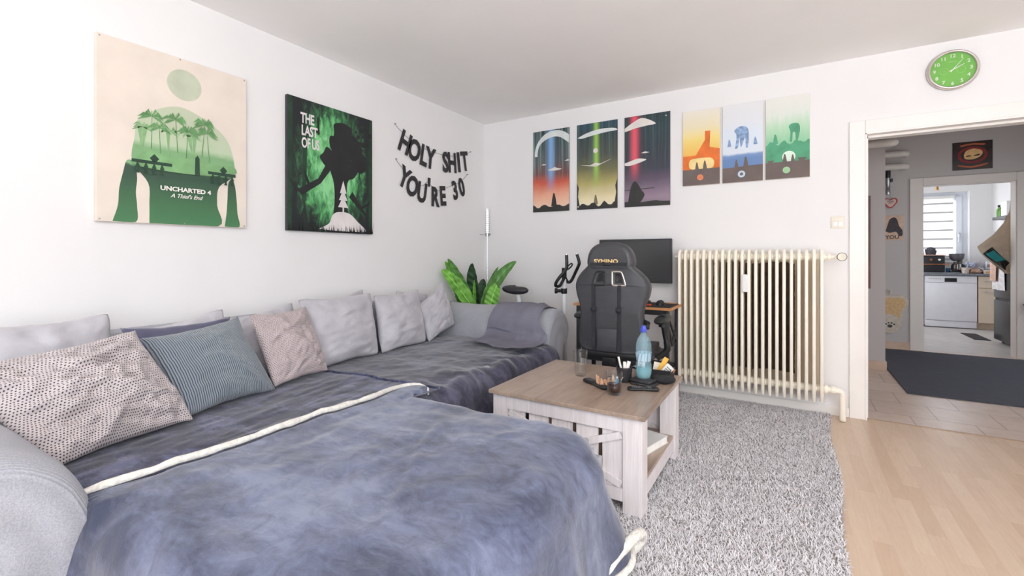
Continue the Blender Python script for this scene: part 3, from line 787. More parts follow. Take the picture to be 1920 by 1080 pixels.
# ------------------------------------------------------------------ coffee table
def wood_mat(name, lo, hi, plank=.13, axis='x', rough=.4):
    t = NT(name); v = t.coord('Object', (1, 1, 1), (0, 0, 0 if axis == 'x' else R(90)))
    br = t.n('ShaderNodeTexBrick'); br.offset = .5
    for k, x in (('Scale', 1.0), ('Brick Width', 1.6), ('Row Height', plank), ('Mortar Size', .0008)): br.inputs[k].default_value = x
    br.inputs['Color1'].default_value = lin(lo); br.inputs['Color2'].default_value = lin(hi); br.inputs['Mortar'].default_value = lin(tuple(x * .72 for x in lo))
    t.l(v, br.inputs['Vector'])
    g = t.noise(t.coord('Object', (3, 40, 40) if axis == 'x' else (40, 3, 40)), 1.6, 6, .62, .4)
    g2 = t.noise(t.coord('Object', (1.4, 5, 5) if axis == 'x' else (5, 1.4, 5)), 2.0, 4)
    c = t.mix(.55, br.outputs['Color'], t.ramp(g, [(.3, tuple(x * .86 for x in lo)), (.7, hi)]))
    c = t.mix(.35, c, t.ramp(g2, [(.35, tuple(x * .8 for x in lo)), (.65, hi)]))
    t.set(Base_Color=c, Roughness=rough); t.bump(g, .08, .001)
    return t.m
M_oak = wood_mat('grey brown oak decor', (148, 127, 112), (188, 167, 150), .128, 'y', .3)
def pale_mat():
    t = NT('whitewashed wood decor')
    g = t.noise(t.coord('Object', (50, 50, 2.5)), 1.5, 5, .6, .3)
    t.set(Base_Color=t.ramp(g, [(.3, (214, 206, 206)), (.7, (236, 230, 230))]), Roughness=.45); t.bump(g, .08, .001)
    return t.m
M_pale = pale_mat()
ct = root('coffee_table', 'square coffee table with grey brown top and whitewashed slatted sides on the rug', 'table', (1.835, 2.32, 0))
TX0, TX1, TY0, TY1 = 1.455, 2.215, 1.95, 2.69
part('tabletop', MB().box(1.44, 2.232, 1.93, 2.71, .432, .45, bev=.002), M_oak, ct)
for (x, y) in ((TX0, TY0), (TX1 - .085, TY0), (TX0, TY1 - .085), (TX1 - .085, TY1 - .085)):
    part('leg', MB().box(x, x + .085, y, y + .085 - (.045 if y > 2.3 else 0) * 0, .012, .431, bev=.002), M_pale, ct)
for (y0, y1) in ((TY0 + .006, TY0 + .024), (TY1 - .024, TY1 - .006)):
    part('side_rail', MB().box(TX0 + .085, TX1 - .085, y0 - .004, y1, .362, .431), M_pale, ct)
    part('side_rail', MB().box(TX0 + .085, TX1 - .085, y0 - .004, y1, .06, .115), M_pale, ct)
    xs = [(1.54, 1.633), (1.656, 1.762), (1.781, 1.886), (1.907, 2.012), (2.033, 2.13)]
    for a, b in xs: part('slat', MB().box(a, b, (y0 + y1) / 2, y1, .115, .362), M_pale, ct)
    xm = (1.54 + 2.13) / 2
    for sx in (1, -1):
        w = .028
        a = (1.545, .36) if sx > 0 else (2.125, .36); b = (2.125, .118) if sx > 0 else (1.545, .118)
        d = Vector((b[0] - a[0], b[1] - a[1])).normalized(); nx, nz = -d.y * w, d.x * w
        yy0 = y0 - .004 + (0.0015 if sx < 0 else 0)
        q = [(a[0] + nx, a[1] + nz), (b[0] + nx, b[1] + nz), (b[0] - nx, b[1] - nz), (a[0] - nx, a[1] - nz)]
        q = [(max(1.541, min(2.129, x)), max(.116, min(.361, z))) for x, z in q]
        me = shape([q], .0045)
        part('cross_brace', MB().addmesh(me, frameM((0, yy0 + .0048, 0), (1, 0, 0), (0, 0, 1), (0, -1, 0))), M_pale, ct)
for x0, x1 in ((TX1 - .03, TX1 - .008), (TX0 + .008, TX0 + .03)):
    part('end_rail', MB().box(x0, x1, TY0 + .085, TY1 - .085, .408, .431), M_pale, ct)
    part('end_rail', MB().box(x0, x1, TY0 + .085, TY1 - .085, .065, .128), M_pale, ct)
part('shelf', MB().box(TX0 + .02, TX1 - .012, TY0 + .03, TY1 - .03, .128, .143, bev=.002), M_oak, ct)

# things on and in the table
zt = .4505
bk = root('book', 'white box-shaped book lying on the coffee table shelf', 'book', (2.10, 2.40, .1435), rz=R(-14))
part('cover', MB().box(-.075, .075, -.11, .11, 0, .004).box(-.075, .075, -.11, .11, .034, .038).box(-.075, -.071, -.11, .11, .004, .034), M_white, bk, local=True)
part('pages', MB().box(-.070, .072, -.107, .107, .0042, .0338), plain('paper', (240, 238, 232), .8), bk, local=True)

M_glass = thin_glass('clear tumbler glass', (252, 253, 253), .6)
def tumbler(name, label, x, y, r0, r1, h, base, liquid=None):
    rt = root(name, label, 'glass', (x, y, zt), 'drinking glasses on the coffee table')
    mb = MB().lathe([(0, 0), (r0 * .9, 0), (r0, .003), (r1, h), (r1 - .0018, h), (r1 - .0024, h - .002), (r0 - .0025, base), (0, base)], 32, cap=False)
    part('tumbler', mb, M_glass, rt, True, local=True)
    if liquid:
        z1 = liquid; ra = r0 - .003; rb = ra + (r1 - r0) * z1 / h
        t = NT('dark cola'); t.set(Base_Color=t.ramp(t.noise(t.coord(), 5), [(0, (66, 26, 22)), (1, (50, 16, 14))]), Roughness=.08)
        part('drink', MB().lathe([(0, base + .0006), (ra - .0004, base + .0006), (rb - .0006, z1), (0, z1)], 32), t.m, rt, True, 'dark brown drink', local=True)
    return rt
tumbler('drinking_glass', 'tall empty tumbler standing alone near the left rear of the coffee table', 1.736, 2.42, .030, .040, .142, .016)
tumbler('drinking_glass', 'short tumbler with a little dark drink, in front of the blue lighter', 2.013, 2.185, .033, .041, .108, .012, .05)

def bottle():
    rt = root('water_bottle', 'clear blue water bottle with blue cap standing on the dark leather cases', 'bottle', (2.085, 2.445, .4775))
    tq = NT('pale blue bottle plastic'); tq.set(Base_Color=tq.ramp(tq.noise(tq.coord(), 22, 4), [(.35, (150, 205, 222)), (.65, (205, 234, 242))]), Roughness=.06, Alpha=.13); tb = tq.m
    pr = [(0, .008), (.016, .004), (.027, 0), (.036, .008), (.041, .03), (.042, .06), (.0405, .075), (.0365, .095), (.036, .105), (.040, .125), (.041, .15), (.0405, .17), (.0385, .19), (.032, .21), (.021, .228), (.0135, .238), (.012, .244), (.012, .25)]
    mb = MB(); seg = 40; vs = []; fs = []
    for (r, z) in pr:
        for k in range(seg):
            a = 2 * math.pi * k / seg
            rr = r; zz = z
            if z < .04 and r > .01: rr = r * (1 - .10 * (1 - z / .04) * (math.cos(5 * a) < -.3))
            vs.append((rr * math.cos(a), rr * math.sin(a), zz))
    for i in range(len(pr) - 1):
        for k in range(seg):
            k2 = (k + 1) % seg; fs.append((i * seg + k, i * seg + k2, (i + 1) * seg + k2, (i + 1) * seg + k))
    mb.add(vs, fs)
    # inner wall
    o = len(vs); vin = [(x * .965 if abs(x) + abs(y) > .001 else x, y * .965, z * .985 + .002) for (x, y, z) in vs]
    mb.add(vin, [f[::-1] for f in fs])
    part('bottle_body', mb, tb, rt, True, local=True)
    t = NT('bottle water'); t.set(Base_Color=t.ramp(t.noise(t.coord(), 8), [(.3, (120, 206, 220)), (.7, (150, 220, 230))]), Roughness=.08, Alpha=.25)
    part('water', MB().lathe([(0, .012), (.026, .006), (.034, .012), (.0385, .03), (.0395, .058), (0, .058)], 32), t.m, rt, True, local=True)
    lb = MB().lathe([(.0375, .096), (.0372, .105), (.0410, .125), (.0418, .138)], 40, cap=False)
    tl = NT('bottle label film'); v = tl.coord(); s3 = tl.sep(v)
    wv = tl.n('ShaderNodeTexWave'); wv.inputs['Scale'].default_value = 9; wv.inputs['Distortion'].default_value = 5; wv.inputs['Detail'].default_value = 2; tl.l(v, wv.inputs[0])
    tl.set(Base_Color=tl.ramp(wv.outputs['Fac'], [(.35, (196, 226, 236)), (.5, (90, 160, 220)), (.62, (22, 80, 178)), (.75, (210, 232, 240))]), Roughness=.3, Alpha=.55)
    part('label', lb, tl.m, rt, True, 'blue and white paper band', local=True)
    cap = MB().lathe([(0, .246), (.0155, .246), (.0165, .252), (.0165, .262), (.014, .264), (.012, .268), (.0125, .276), (.010, .280), (0, .281)], 28)
    part('cap', cap, plain('blue cap plastic', (70, 86, 196), .3, var=.05), rt, 'auto', 'blue sports cap', local=True)
bottle()
# leather cases under the bottle
M_leather = plain('black leather', (46, 46, 48), .5, var=.12, bump=.4, bscale=300)
solo('leather_case', MB().box(-.058, .058, -.042, .042, 0, .012, T(2.085, 2.43, .4645) @ Matrix.Rotation(R(-14), 4, 'Z'), bev=.004), M_leather, 'thin black leather case right under the water bottle', 'case', (2.085, 2.43, .4645), 'auto', 'leather cases under the bottle')
solo('leather_case', MB().box(-.062, .062, -.044, .044, 0, .0125, T(2.095, 2.425, .4512) @ Matrix.Rotation(R(-5), 4, 'Z'), bev=.004), M_leather, 'thin black leather case at the bottom of the pair, lying on the table', 'case', (2.095, 2.425, .4512), 'auto', 'leather cases under the bottle')
# remotes
def remote(label, p0, p1, w, h, seed):
    p0, p1 = Vector(p0), Vector(p1); L = (p1 - p0).length; a = math.atan2(p1.y - p0.y, p1.x - p0.x)
    c = (p0 + p1) / 2
    rt = root('remote_control', label, 'remote control', (c.x, c.y, zt), 'remote controls on the coffee table', rz=a)
    def fn(u, v):
        x = (u - .5) * L; t = v * 2 * math.pi; ww = w * (1 - .25 * math.exp(-((u - .5) / .16) ** 2)); e = min(1, (min(u, 1 - u) * 14)) ** .5 if 0 < u < 1 else 0
        return (x, ww / 2 * math.cos(t) * e, h / 2 + h / 2 * math.copysign(abs(math.sin(t)) ** .6, math.sin(t)) * e)
    part('remote_body', MB().grid(fn, 40, 20), M_black, rt, True, local=True)
    mb = MB(); random.seed(seed)
    for i in range(9):
        for j in (-1, 0, 1):
            x = -L / 2 + .025 + i * (L - .06) / 9
            if abs(x) < .02 and j: continue
            mb.box(x - .004, x + .004, j * w * .27 - .004, j * w * .27 + .004, h * .93, h + .0015, bev=.001)
    part('button_pad', mb, plain('grey rubber keys', (92, 92, 96), .6), rt, local=True)
remote('long black remote reaching out left from behind the short glass', (1.80, 2.33, 0), (1.965, 2.222, 0), .046, .02, 1)
remote('black remote in front of the leather cases near the table edge', (2.045, 2.285, 0), (2.19, 2.355, 0), .05, .016, 2)
# lighter
lt = root('pocket_lighter', 'small metallic blue lighter standing behind the short glass', 'lighter', (2.0, 2.262, zt))
part('lighter_body', MB().lathe([(0, 0), (.0095, 0), (.011, .002), (.011, .052), (.0095, .054), (0, .054)], 20), plain('metallic blue', (96, 168, 208), .25, .6), lt, 'auto', local=True)
part('lighter_head', MB().lathe([(0, .0542), (.0085, .0542), (.009, .062), (.006, .068), (0, .068)], 16), M_steel, lt, 'auto', local=True)
# black cup with utensils
cup = root('storage_cup', 'black lidded cup holding white paper rolls beside the water bottle', 'cup', (1.985, 2.43, zt))
part('cup_body', MB().lathe([(0, 0), (.034, 0), (.037, .004), (.040, .055), (.042, .062), (.042, .080), (.039, .080), (.037, .062), (.034, .006), (0, .006)], 32, cap=False), M_blackm, cup, 'auto', local=True)
for i, (dx, dy, L, rr, c) in enumerate(((-.02, -.004, .075, .0055, (232, 228, 222)), (.012, .016, .05, .010, (226, 222, 214)), (-.004, .014, .045, .009, (238, 236, 230)))):
    o = MB().cyl((dx * .4, dy * .4, .03), (dx * 1.5, dy * 1.8, .055 + L), rr, 14)
    part('paper_roll', o, plain('white paper roll', (236, 232, 226), .8), cup, 'auto', 'rolled white paper', local=True)
# wire brush-like keys / glasses between
gl = root('eyeglasses', 'folded eyeglasses with dark frame and pale stems leaning by the black cup', 'eyeglasses', (1.95, 2.36, zt))
rims = MB()
for sx in (-.022, .022): rims.tube([(sx + .018 * math.cos(a), .004 * math.sin(a * 2), .018 + .015 * math.sin(a)) for a in [R(q * 20) for q in range(18)]], .0018, 8, True)
rims.tube([(-.005, 0, .022), (0, -.001, .025), (.005, 0, .022)], .0015, 8)
part('rims', rims, M_black, gl, 'auto', local=True)
for k in range(2):
    part('temple', MB().tube([(-.04 + .08 * k, 0, .024), (-.03 + .07 * k, .05, .014 + .02 * k), (-.02 + .06 * k, .09, .003 + .004 * k)], .0022, 8), plain('pale stems', (214, 206, 198), .4), gl, 'auto', local=True)
# crumpled tan paper
def crumple(name, label, x, y, z, sx, sy, h, mat, seed, cat, rz=0):
    def fn(u, v):
        a, b = u * 2 - 1, v * 2 - 1
        return (a * sx, b * sy, .0015 + h * abs(noise.noise(Vector((a * 2.1 + seed, b * 2.3, seed)))) * 1.6 + h * .6 * (abs(a) > .55) * (abs(a) - .55))
    M = T(x, y, z) @ Matrix.Rotation(rz, 4, 'Z')
    return solo(name, MB().grid(fn, 22, 22, M), mat, label, cat, (x, y, z), False)
crumple('paper_wrapper', 'crumpled tan paper wrapper behind the short glass', 1.935, 2.285, zt, .05, .04, .055, plain('tan paper', (206, 164, 132), .8, var=.1), 3, 'wrapper', .4)
# basket with papers
bs = root('mesh_basket', 'low black mesh basket full of slips at the right rear corner of the coffee table', 'basket', (2.115, 2.585, zt))
mb = MB()
W_, H_, D_ = .085, .058, .055
for (x0, x1, y0, y1) in ((-W_, W_, -D_, -D_ + .003), (-W_, W_, D_ - .003, D_), (-W_, -W_ + .003, -D_, D_), (W_ - .003, W_, -D_, D_)): mb.box(x0, x1, y0, y1, 0, H_)
mb.box(-W_, W_, -D_, D_, 0, .003)
tn = NT('black woven mesh'); v = tn.coord(); s3 = tn.sep(v)
wv = tn.math('MULTIPLY', tn.math('SINE', tn.math('MULTIPLY', tn.math('ADD', s3[0], s3[1]), 1100)), tn.math('SINE', tn.math('MULTIPLY', s3[2], 1100)))
tn.set(Base_Color=tn.ramp(wv, [(.3, (20, 20, 22)), (.8, (62, 62, 66))]), Roughness=.6); tn.bump(wv, .6, .002)
part('basket_wall', mb, tn.m, bs, local=True)
part('basket_rim', MB().tube([(-W_, -D_, H_), (W_, -D_, H_), (W_, D_, H_), (-W_, D_, H_)], .003, 8, True), M_black, bs, 'auto', local=True)
G3 = 'slips of paper in the mesh basket'
for i, (dx, dy, w, h, ry, rz, c, lb) in enumerate((
    (-.085, .0, .040, .10, 4, 10, (222, 226, 232), 'white printed card standing up left of the water bottle'),
    (.030, -.02, .045, .085, 38, -8, (232, 230, 224), 'white receipt leaning right in the mesh basket'),
    (.0, .02, .026, .11, 28, 5, (236, 184, 84), 'orange yellow slip sticking out behind the water bottle'),
    (.012, .03, .08, .065, 10, 15, (222, 214, 196), 'cream paper folded at the back of the mesh basket'),
    (.052, .01, .04, .06, 35, 12, (176, 120, 92), 'brown card at the right end of the mesh basket'))):
    M = T(2.115 + dx, 2.585 + dy, zt + .014) @ Matrix.Rotation(R(rz), 4, 'Z') @ Matrix.Rotation(R(ry), 4, 'Y') @ Matrix.Rotation(R(-8), 4, 'X')
    def fn(u, v, w=w, h=h): return ((u - .5) * w, .004 * math.sin(u * 3), v * h)
    mb = MB().grid(fn, 6, 6, M).grid(lambda u, v: (lambda p: (p[0], p[1] - .0012, p[2]))(fn(1 - u, v)), 6, 6, M)
    if i in (0, 1):
        for k in range(3): mb.box(-w * .3, w * (.1 + .1 * k), -.0020, -.0014, h * (.5 + .14 * k), h * (.54 + .14 * k), M, mi=1)
    solo('paper_slip', mb, [plain('slip %d' % i, c, .8), plain('print ink', (74, 84, 90), .8)], lb, 'paper', (2.115 + dx, 2.585 + dy, zt + .012), True, G3)
def pouch(u, v):
    a, b = u * 2 * math.pi, (v - .5) * math.pi
    return (.062 * math.copysign(abs(math.cos(b)) ** .6, math.cos(b)) * math.cos(a), .035 * math.cos(b) ** .6 * math.sin(a) if math.cos(b) > 0 else 0, .022 + .022 * math.sin(b) * (1 + .1 * math.sin(a * 3)))
solo('zip_pouch', MB().grid(pouch, 28, 14, T(2.175, 2.50, zt + .0005) @ Matrix.Rotation(R(18), 4, 'Z')), tn.m, 'rounded black textured pouch right of the leather cases', 'pouch', (2.175, 2.50, zt), True)
# ------------------------------------------------------------------ things on the walls
def zgrad(name, stops, h, noise_amt=.15, nscale=9, rough=.55, stretch=(1, 1, 1), warp=0.0):
    """printed colour bands running up the picture: stops are (height fraction, colour)"""
    t = NT(name); v = t.coord(); z = t.sep(v)[2]
    n = t.math('SUBTRACT', t.noise(t.coord('Object', stretch), nscale, 6, .6), .5)
    f = t.math('ADD', t.math('DIVIDE', z, h), t.math('MULTIPLY', n, noise_amt))
    t.set(Base_Color=t.ramp(f, stops), Roughness=rough); return t.m
def picture(name, label, cat, wall, a0, b0, w, h, depth, face_mat, edge_mat, layers, off=0.0, group=None, bev=.002, face_name='printed_canvas', lettering=()):
    """a picture hung on a wall; layers: (outlines, material) in picture coordinates, stacked as thin ink layers"""
    if wall == 'left': loc = (0, a0 + w / 2, b0); M = on_left(-w / 2, 0, off)
    else: loc = (a0 + w / 2, wall, b0); M = on_back(-w / 2, 0, -off)
    rt = root(name, label, cat, loc, group)
    box = MB().box(0, w, 0, h, .0, depth, M, bev=bev)
    part('picture_panel', box, edge_mat, rt, 'auto', local=True)
    mb = MB(); mats = [face_mat]
    e = .0015
    mb.box(e, w - e, e, h - e, depth, depth + .0004, M)
    z = depth + .0006
    for (outs, m) in layers:
        if m not in mats: mats.append(m)
        me = shape([clip_poly(o, e, w - e, e, h - e) for o in outs], .0001); mb.addmesh(me, M @ T(0, 0, z), mats.index(m)); z += .00035
    part(face_name, mb, mats, rt, local=True)
    for (me, x, y, m, lb) in lettering:
        part('lettering', MB().addmesh(me, M @ T(x, y, z + .0004)), m, rt, local=True, label=lb)
    return rt, M, z
def clip_poly(o, x0, x1, y0, y1): return [(min(max(x, x0), x1), min(max(y, y0), y1)) for x, y in o]
def palm(x, y, s, lean=0.0, seed=0):
    rs = random.Random(seed); outs = []
    tx, ty = x + lean * s, y + s
    outs.append([(x - .008 * s * 4 / 3, y), (x + .010 * s * 4 / 3, y), (tx + .006 * s, ty), (tx - .006 * s, ty)])
    n = 9
    for k in range(n):
        a = math.pi * (-.15 + 1.3 * k / (n - 1)) + rs.uniform(-.1, .1); L = s * rs.uniform(.28, .42)
        mx, my = tx + math.cos(a) * L * .55, ty + math.sin(a) * L * .5 + .03 * s
        ex, ey = tx + math.cos(a) * L, ty + math.sin(a) * L * .45 - .10 * s
        nx, ny = -(ey - ty), (ex - tx); q = math.hypot(nx, ny) or 1; nx, ny = nx / q * .045 * s, ny / q * .045 * s
        outs.append([(tx, ty), (mx + nx, my + ny), (ex, ey), (mx - nx, my - ny)])
    return outs
def ground(w, y, amp, n, seed, y0=0.0):
    rs = random.Random(seed)
    return [(0, y0)] + [(w * k / n, y + amp * (rs.random() - .5) + amp * math.sin(k * 1.1 + seed)) for k in range(n + 1)] + [(w, y0)]
def soft(pts, k=5):
    return [p[:2] for p in rope([(a, b, 0) for a, b in pts + pts[:1]], 0, len(pts) * k)][:-1]
CREAM = (228, 217, 205)
# picture 1: cream canvas with a green layered jungle (generic stand-in) and its title
w, h = .68, .872
mc = plain('cream canvas', CREAM, .9, var=.025, scale=5, bump=.2, bscale=500)
m_hill = zgrad('jungle greens', [(0.0, (74, 128, 86)), (.12, (66, 112, 76)), (.28, (54, 82, 66)), (.315, (56, 84, 66)), (.33, (132, 178, 130)), (.43, (128, 172, 122)), (.47, (186, 204, 172)), (.60, (190, 200, 172)), (1, (196, 204, 180))], h, .05, 14)
m_sun = plain('pale sage ink', (194, 201, 178), .9, var=.05, scale=9)
m_palm = plain('leaf green ink', (104, 152, 98), .9, var=.10, scale=20)
m_palm2 = plain('soft green ink', (136, 176, 126), .9, var=.08, scale=20)
m_dk = plain('bottle green ink', (50, 74, 60), .9, var=.10, scale=12)
m_ltx = plain('white ink', (240, 238, 230), .8, var=.01)
hill = soft([(.205, 0), (.205, .10), (.20, .20), (.135, .30), (.145, .42), (.155, .50), (.20, .55), (.28, .60), (.345, .615), (.41, .60), (.50, .555), (.565, .50), (.60, .42), (.61, .30), (.53, .22), (.52, .12), (.525, 0)])
balus = []
for (xa, xb, y) in ((.13, .30, .295), (.47, .615, .285)):
    balus.append([(xa, y), (xb, y), (xb, y + .016), (xa, y + .016)])
    xx = xa + .015
    while xx < xb - .02:
        balus.append([(xx, y - .05), (xx + .018, y - .05), (xx + .013, y - .035), (xx + .019, y - .018), (xx + .012, y), (xx + .006, y), (xx, y - .018), (xx + .005, y - .035)]); xx += .034
    xm = xa + (xb - xa) * .55
    balus.append([(xm - .02, y + .03), (xm, y + .052), (xm + .02, y + .03), (xm + .008, y + .014), (xm - .008, y + .014)])
sideL = soft([(.06, .004), (.15, .004), (.155, .08), (.15, .15), (.155, .22), (.145, .29), (.115, .30), (.10, .24), (.085, .16), (.08, .08)])
sideR = soft([(.56, .004), (.64, .004), (.63, .08), (.625, .16), (.615, .24), (.60, .27), (.58, .25), (.575, .16), (.57, .08)])
layers = [([sideL, sideR], m_hill), ([hill], m_hill), ([circ(.36, .735, .080, 40, .080)], m_sun)]
pl = []; pl2 = []
for i in range(9): (pl if i % 3 else pl2).append(palm(.175 + i * .038, .355 + .02 * math.sin(i * 2), .12 + .06 * ((i * 37) % 10) / 10 - .06 * abs(i - 5) / 8 * 0, .1 * math.sin(i * 3), i))
layers += [([q for p in pl2 for q in p], m_palm2)]
for p in pl: layers.append(([p[0]] + [], m_palm)); layers.append(([p[1 + k] for k in range(0, 9, 2)], m_palm)); layers.append(([p[1 + k] for k in range(1, 9, 2)], m_palm))
layers += [([soft([(.15, .325), (.2, .36), (.3, .345), (.4, .355), (.5, .34), (.6, .345), (.605, .30), (.4, .27), (.15, .28)])], plain('meadow ink', (128, 172, 120), .9, var=.1, scale=10)), (balus, m_dk)]
# small post standing on the wall
layers += [([[(.405, .27), (.43, .27), (.428, .36), (.418, .375), (.407, .36)]], m_dk)]
ns = []
p1, M1, z1 = picture('canvas_picture', 'large cream canvas with layered green jungle scene and white title, left of all wall pictures', 'picture', 'left', .803, 1.29, w, h, .028, mc, mc, layers, lettering=(
    (text('UNCHARTED 4', .031, .0002, .0011, 1.12, 1.0), .366, .182, m_ltx, 'white title lettering'),
    (text("A Thief's End", .029, .0002, .0003, 1.0, .95, .35), .366, .148, m_ltx, 'white slanted subtitle')))
for (x, y) in ((.012, .012), (.668, .012), (.012, .86), (.668, .86), (.34, .864), (.36, .008)): part('tack', MB().lathe([(0, 0), (.004, 0), (.003, .002), (0, .003)], 10, M1 @ T(x, y, .0285)), M_steel, p1, local=True)

# picture 2: black green canvas (generic stand-in: dark tree, pale mound)
w, h = .69, .866
t = NT('green forest glow print'); v = t.coord(); s3 = t.sep(v)
d = t.math('POWER', t.math('ADD', t.math('POWER', t.math('DIVIDE', s3[1], .27), 2.0), t.math('POWER', t.math('DIVIDE', t.math('SUBTRACT', s3[2], .42), .46), 2.0)), 1.0)
n = t.noise(t.coord('Object', (1, 3, 1.2)), 7, 7, .68, .5)
f = t.math('ADD', t.math('MULTIPLY', d, .62), t.math('MULTIPLY', t.math('SUBTRACT', n, .5), 1.9))
t.set(Base_Color=t.ramp(f, [(0, (142, 214, 150)), (.30, (88, 166, 102)), (.52, (52, 98, 64)), (.74, (36, 46, 42)), (1, (32, 36, 38))]), Roughness=.7)
m_bl = plain('soft black ink', (40, 40, 42), .8, var=.08, scale=10)
m_pw = plain('chalk white ink', (222, 216, 216), .8, var=.04, scale=10)
trunk = soft([(.29, .0), (.335, .10), (.35, .22), (.345, .34), (.31, .46), (.36, .50), (.46, .50), (.52, .44), (.46, .36), (.455, .22), (.48, .10), (.53, .0)])
canopy = [soft([(cx + r * (1 + .16 * math.sin(k * 2.7 + cx * 40)) * math.cos(k * .628), cy + r * (1 + .16 * math.sin(k * 2.7 + cx * 40)) * math.sin(k * .628)) for k in range(10)], 3) for cx, cy, r in ((.42, .70, .085), (.375, .62, .07), (.50, .62, .085), (.42, .56, .09), (.31, .51, .07), (.56, .52, .075), (.37, .47, .07), (.48, .46, .07))]
br1 = [(.30, .50), (.22, .36), (.06, .265), (.10, .235), (.24, .33), (.33, .45)]
br2 = [(.34, .56), (.25, .70), (.205, .665), (.30, .56)]
twigs = [[(.08, .27), (.02, .33), (.015, .32), (.06, .25)], [(.16, .31), (.12, .40), (.112, .40), (.14, .295)], [(.23, .66), (.22, .77), (.21, .77), (.215, .65)], [(.22, .68), (.15, .70), (.15, .69), (.21, .66)], [(.50, .30), (.63, .14), (.62, .13), (.47, .26)], [(.58, .20), (.66, .24), (.66, .23), (.59, .18)]]
mound = soft([(.22, .02), (.30, .06), (.33, .12), (.38, .145), (.47, .14), (.54, .09), (.62, .02), (.5, .012), (.35, .012)])
# pale sapling standing on the mound
sap = [[(.412, .14), (.424, .14), (.424, .19), (.412, .19)]]
crown = [[(.375, .18), (.461, .18), (.418, .26)]]; crown2 = [[(.382, .23), (.454, .23), (.418, .31)]]; crown3 = [[(.390, .28), (.446, .28), (.418, .37)]]
grass = []
rs = random.Random(5)
for k in range(110):
    x = rs.uniform(.0, .69); hh = rs.uniform(.02, .06) * (1.6 if x < .2 or x > .55 else 1); grass.append([(x, .002), (x + .006, .002), (x + rs.uniform(-.01, .016), hh)])
gA, gB = [grass[i] for i in range(0, 110, 2)], [grass[i] for i in range(1, 110, 2)]
trees = [[(.10, .2), (.13, .2), (.14, .60), (.13, .8), (.11, .6)], [(.0, .0), (.03, .0), (.035, .86), (.0, .86)], [(.655, 0), (.688, 0), (.688, .86), (.66, .86), (.65, .5)], [(.56, .4), (.57, .4), (.60, .80), (.585, .80)]]
leaf = [circ(.60 + .07 * math.cos(k * 2.4) * (k / 9) ** .5, .72 + .06 * math.sin(k * 2.4), .010 + .006 * (k % 3), 7) for k in range(12)]
m_dkg = plain('deep green ink', (38, 62, 48), .8, var=.15, scale=14)
layers = [(trees, m_dkg), (leaf[::2], m_bl), (leaf[1::2], m_bl), ([trunk], m_bl), *[([c], m_bl) for c in canopy], ([br1], m_bl), *[([b], m_bl) for b in twigs], ([mound], m_pw), (crown, m_pw), (crown2, m_pw), (crown3, m_pw), (sap[:1], m_pw), (gA, m_bl), (gB, m_bl)]
picture('canvas_picture', 'black and green canvas with big dark tree, pale fir and white title', 'picture', 'left', 1.741, 1.29, w, h, .026, t.m, plain('black canvas edge', (58, 58, 60), .8), layers, lettering=(
    (text('THE', .092, .0002, .0028, .62, .92), .135, .735, m_pw, 'chalk white title lettering'), (text('LAST', .092, .0002, .0028, .62, .92), .15, .655, m_pw, 'chalk white title lettering'), (text('OF US', .092, .0002, .0028, .56, .92), .158, .575, m_pw, 'chalk white title lettering')))

# banner on two strings
bn = root('letter_banner', 'black cut-out letter garland on two drooping strings near the room corner', 'banner', (.004, 3.2, 1.62))
def row(chars, ys, zs, tilt, H, ends):
    pts = [ends[0]] + [(y, z + H * .40) for y, z in zip(ys, zs)] + [ends[1]]
    part('string', MB().tube(rope([(.004, a, b) for a, b in pts], 0, 60), .0014, 6), plain('dark string', (74, 70, 68), .8), bn, True)
    for c, y, z, a in zip(chars, ys, zs, tilt):
        cn = {"'": 'apostrophe'}.get(c, c)
        sz = H / .73
        me = text(c, sz, .0008, .0095, .72 if c not in "I'" else .9)
        M = on_left(y, z, .009) @ Matrix.Rotation(R(a), 4, 'Z')
        if c == "'":
            for vv in me.vertices: vv.co.y += 0
        part('banner_letter', MB().addmesh(me, M), plain('black card', (52, 50, 52), .8), bn)
    for (a, b) in ends: part('nail', MB().cyl((.0015, a, b), (.02, a, b), .004, 8), M_steel, bn)
row('HOLYSHIT', [2.795, 2.905, 3.022, 3.110, 3.318, 3.418, 3.518, 3.615], [2.060, 2.018, 1.995, 1.985, 1.985, 1.997, 2.018, 2.045], [-20, -16, -10, -6, 3, 5, 9, 12], .184, ((2.683, 2.198), (3.705, 2.165)))
row("YOU'RE30", [2.785, 2.880, 3.000, 3.088, 3.170, 3.280, 3.462, 3.565], [1.770, 1.708, 1.668, 1.710, 1.648, 1.668, 1.742, 1.785], [-24, -18, -9, -3, 0, 6, 14, 18], .172, ((2.694, 1.914), (3.655, 1.93)))

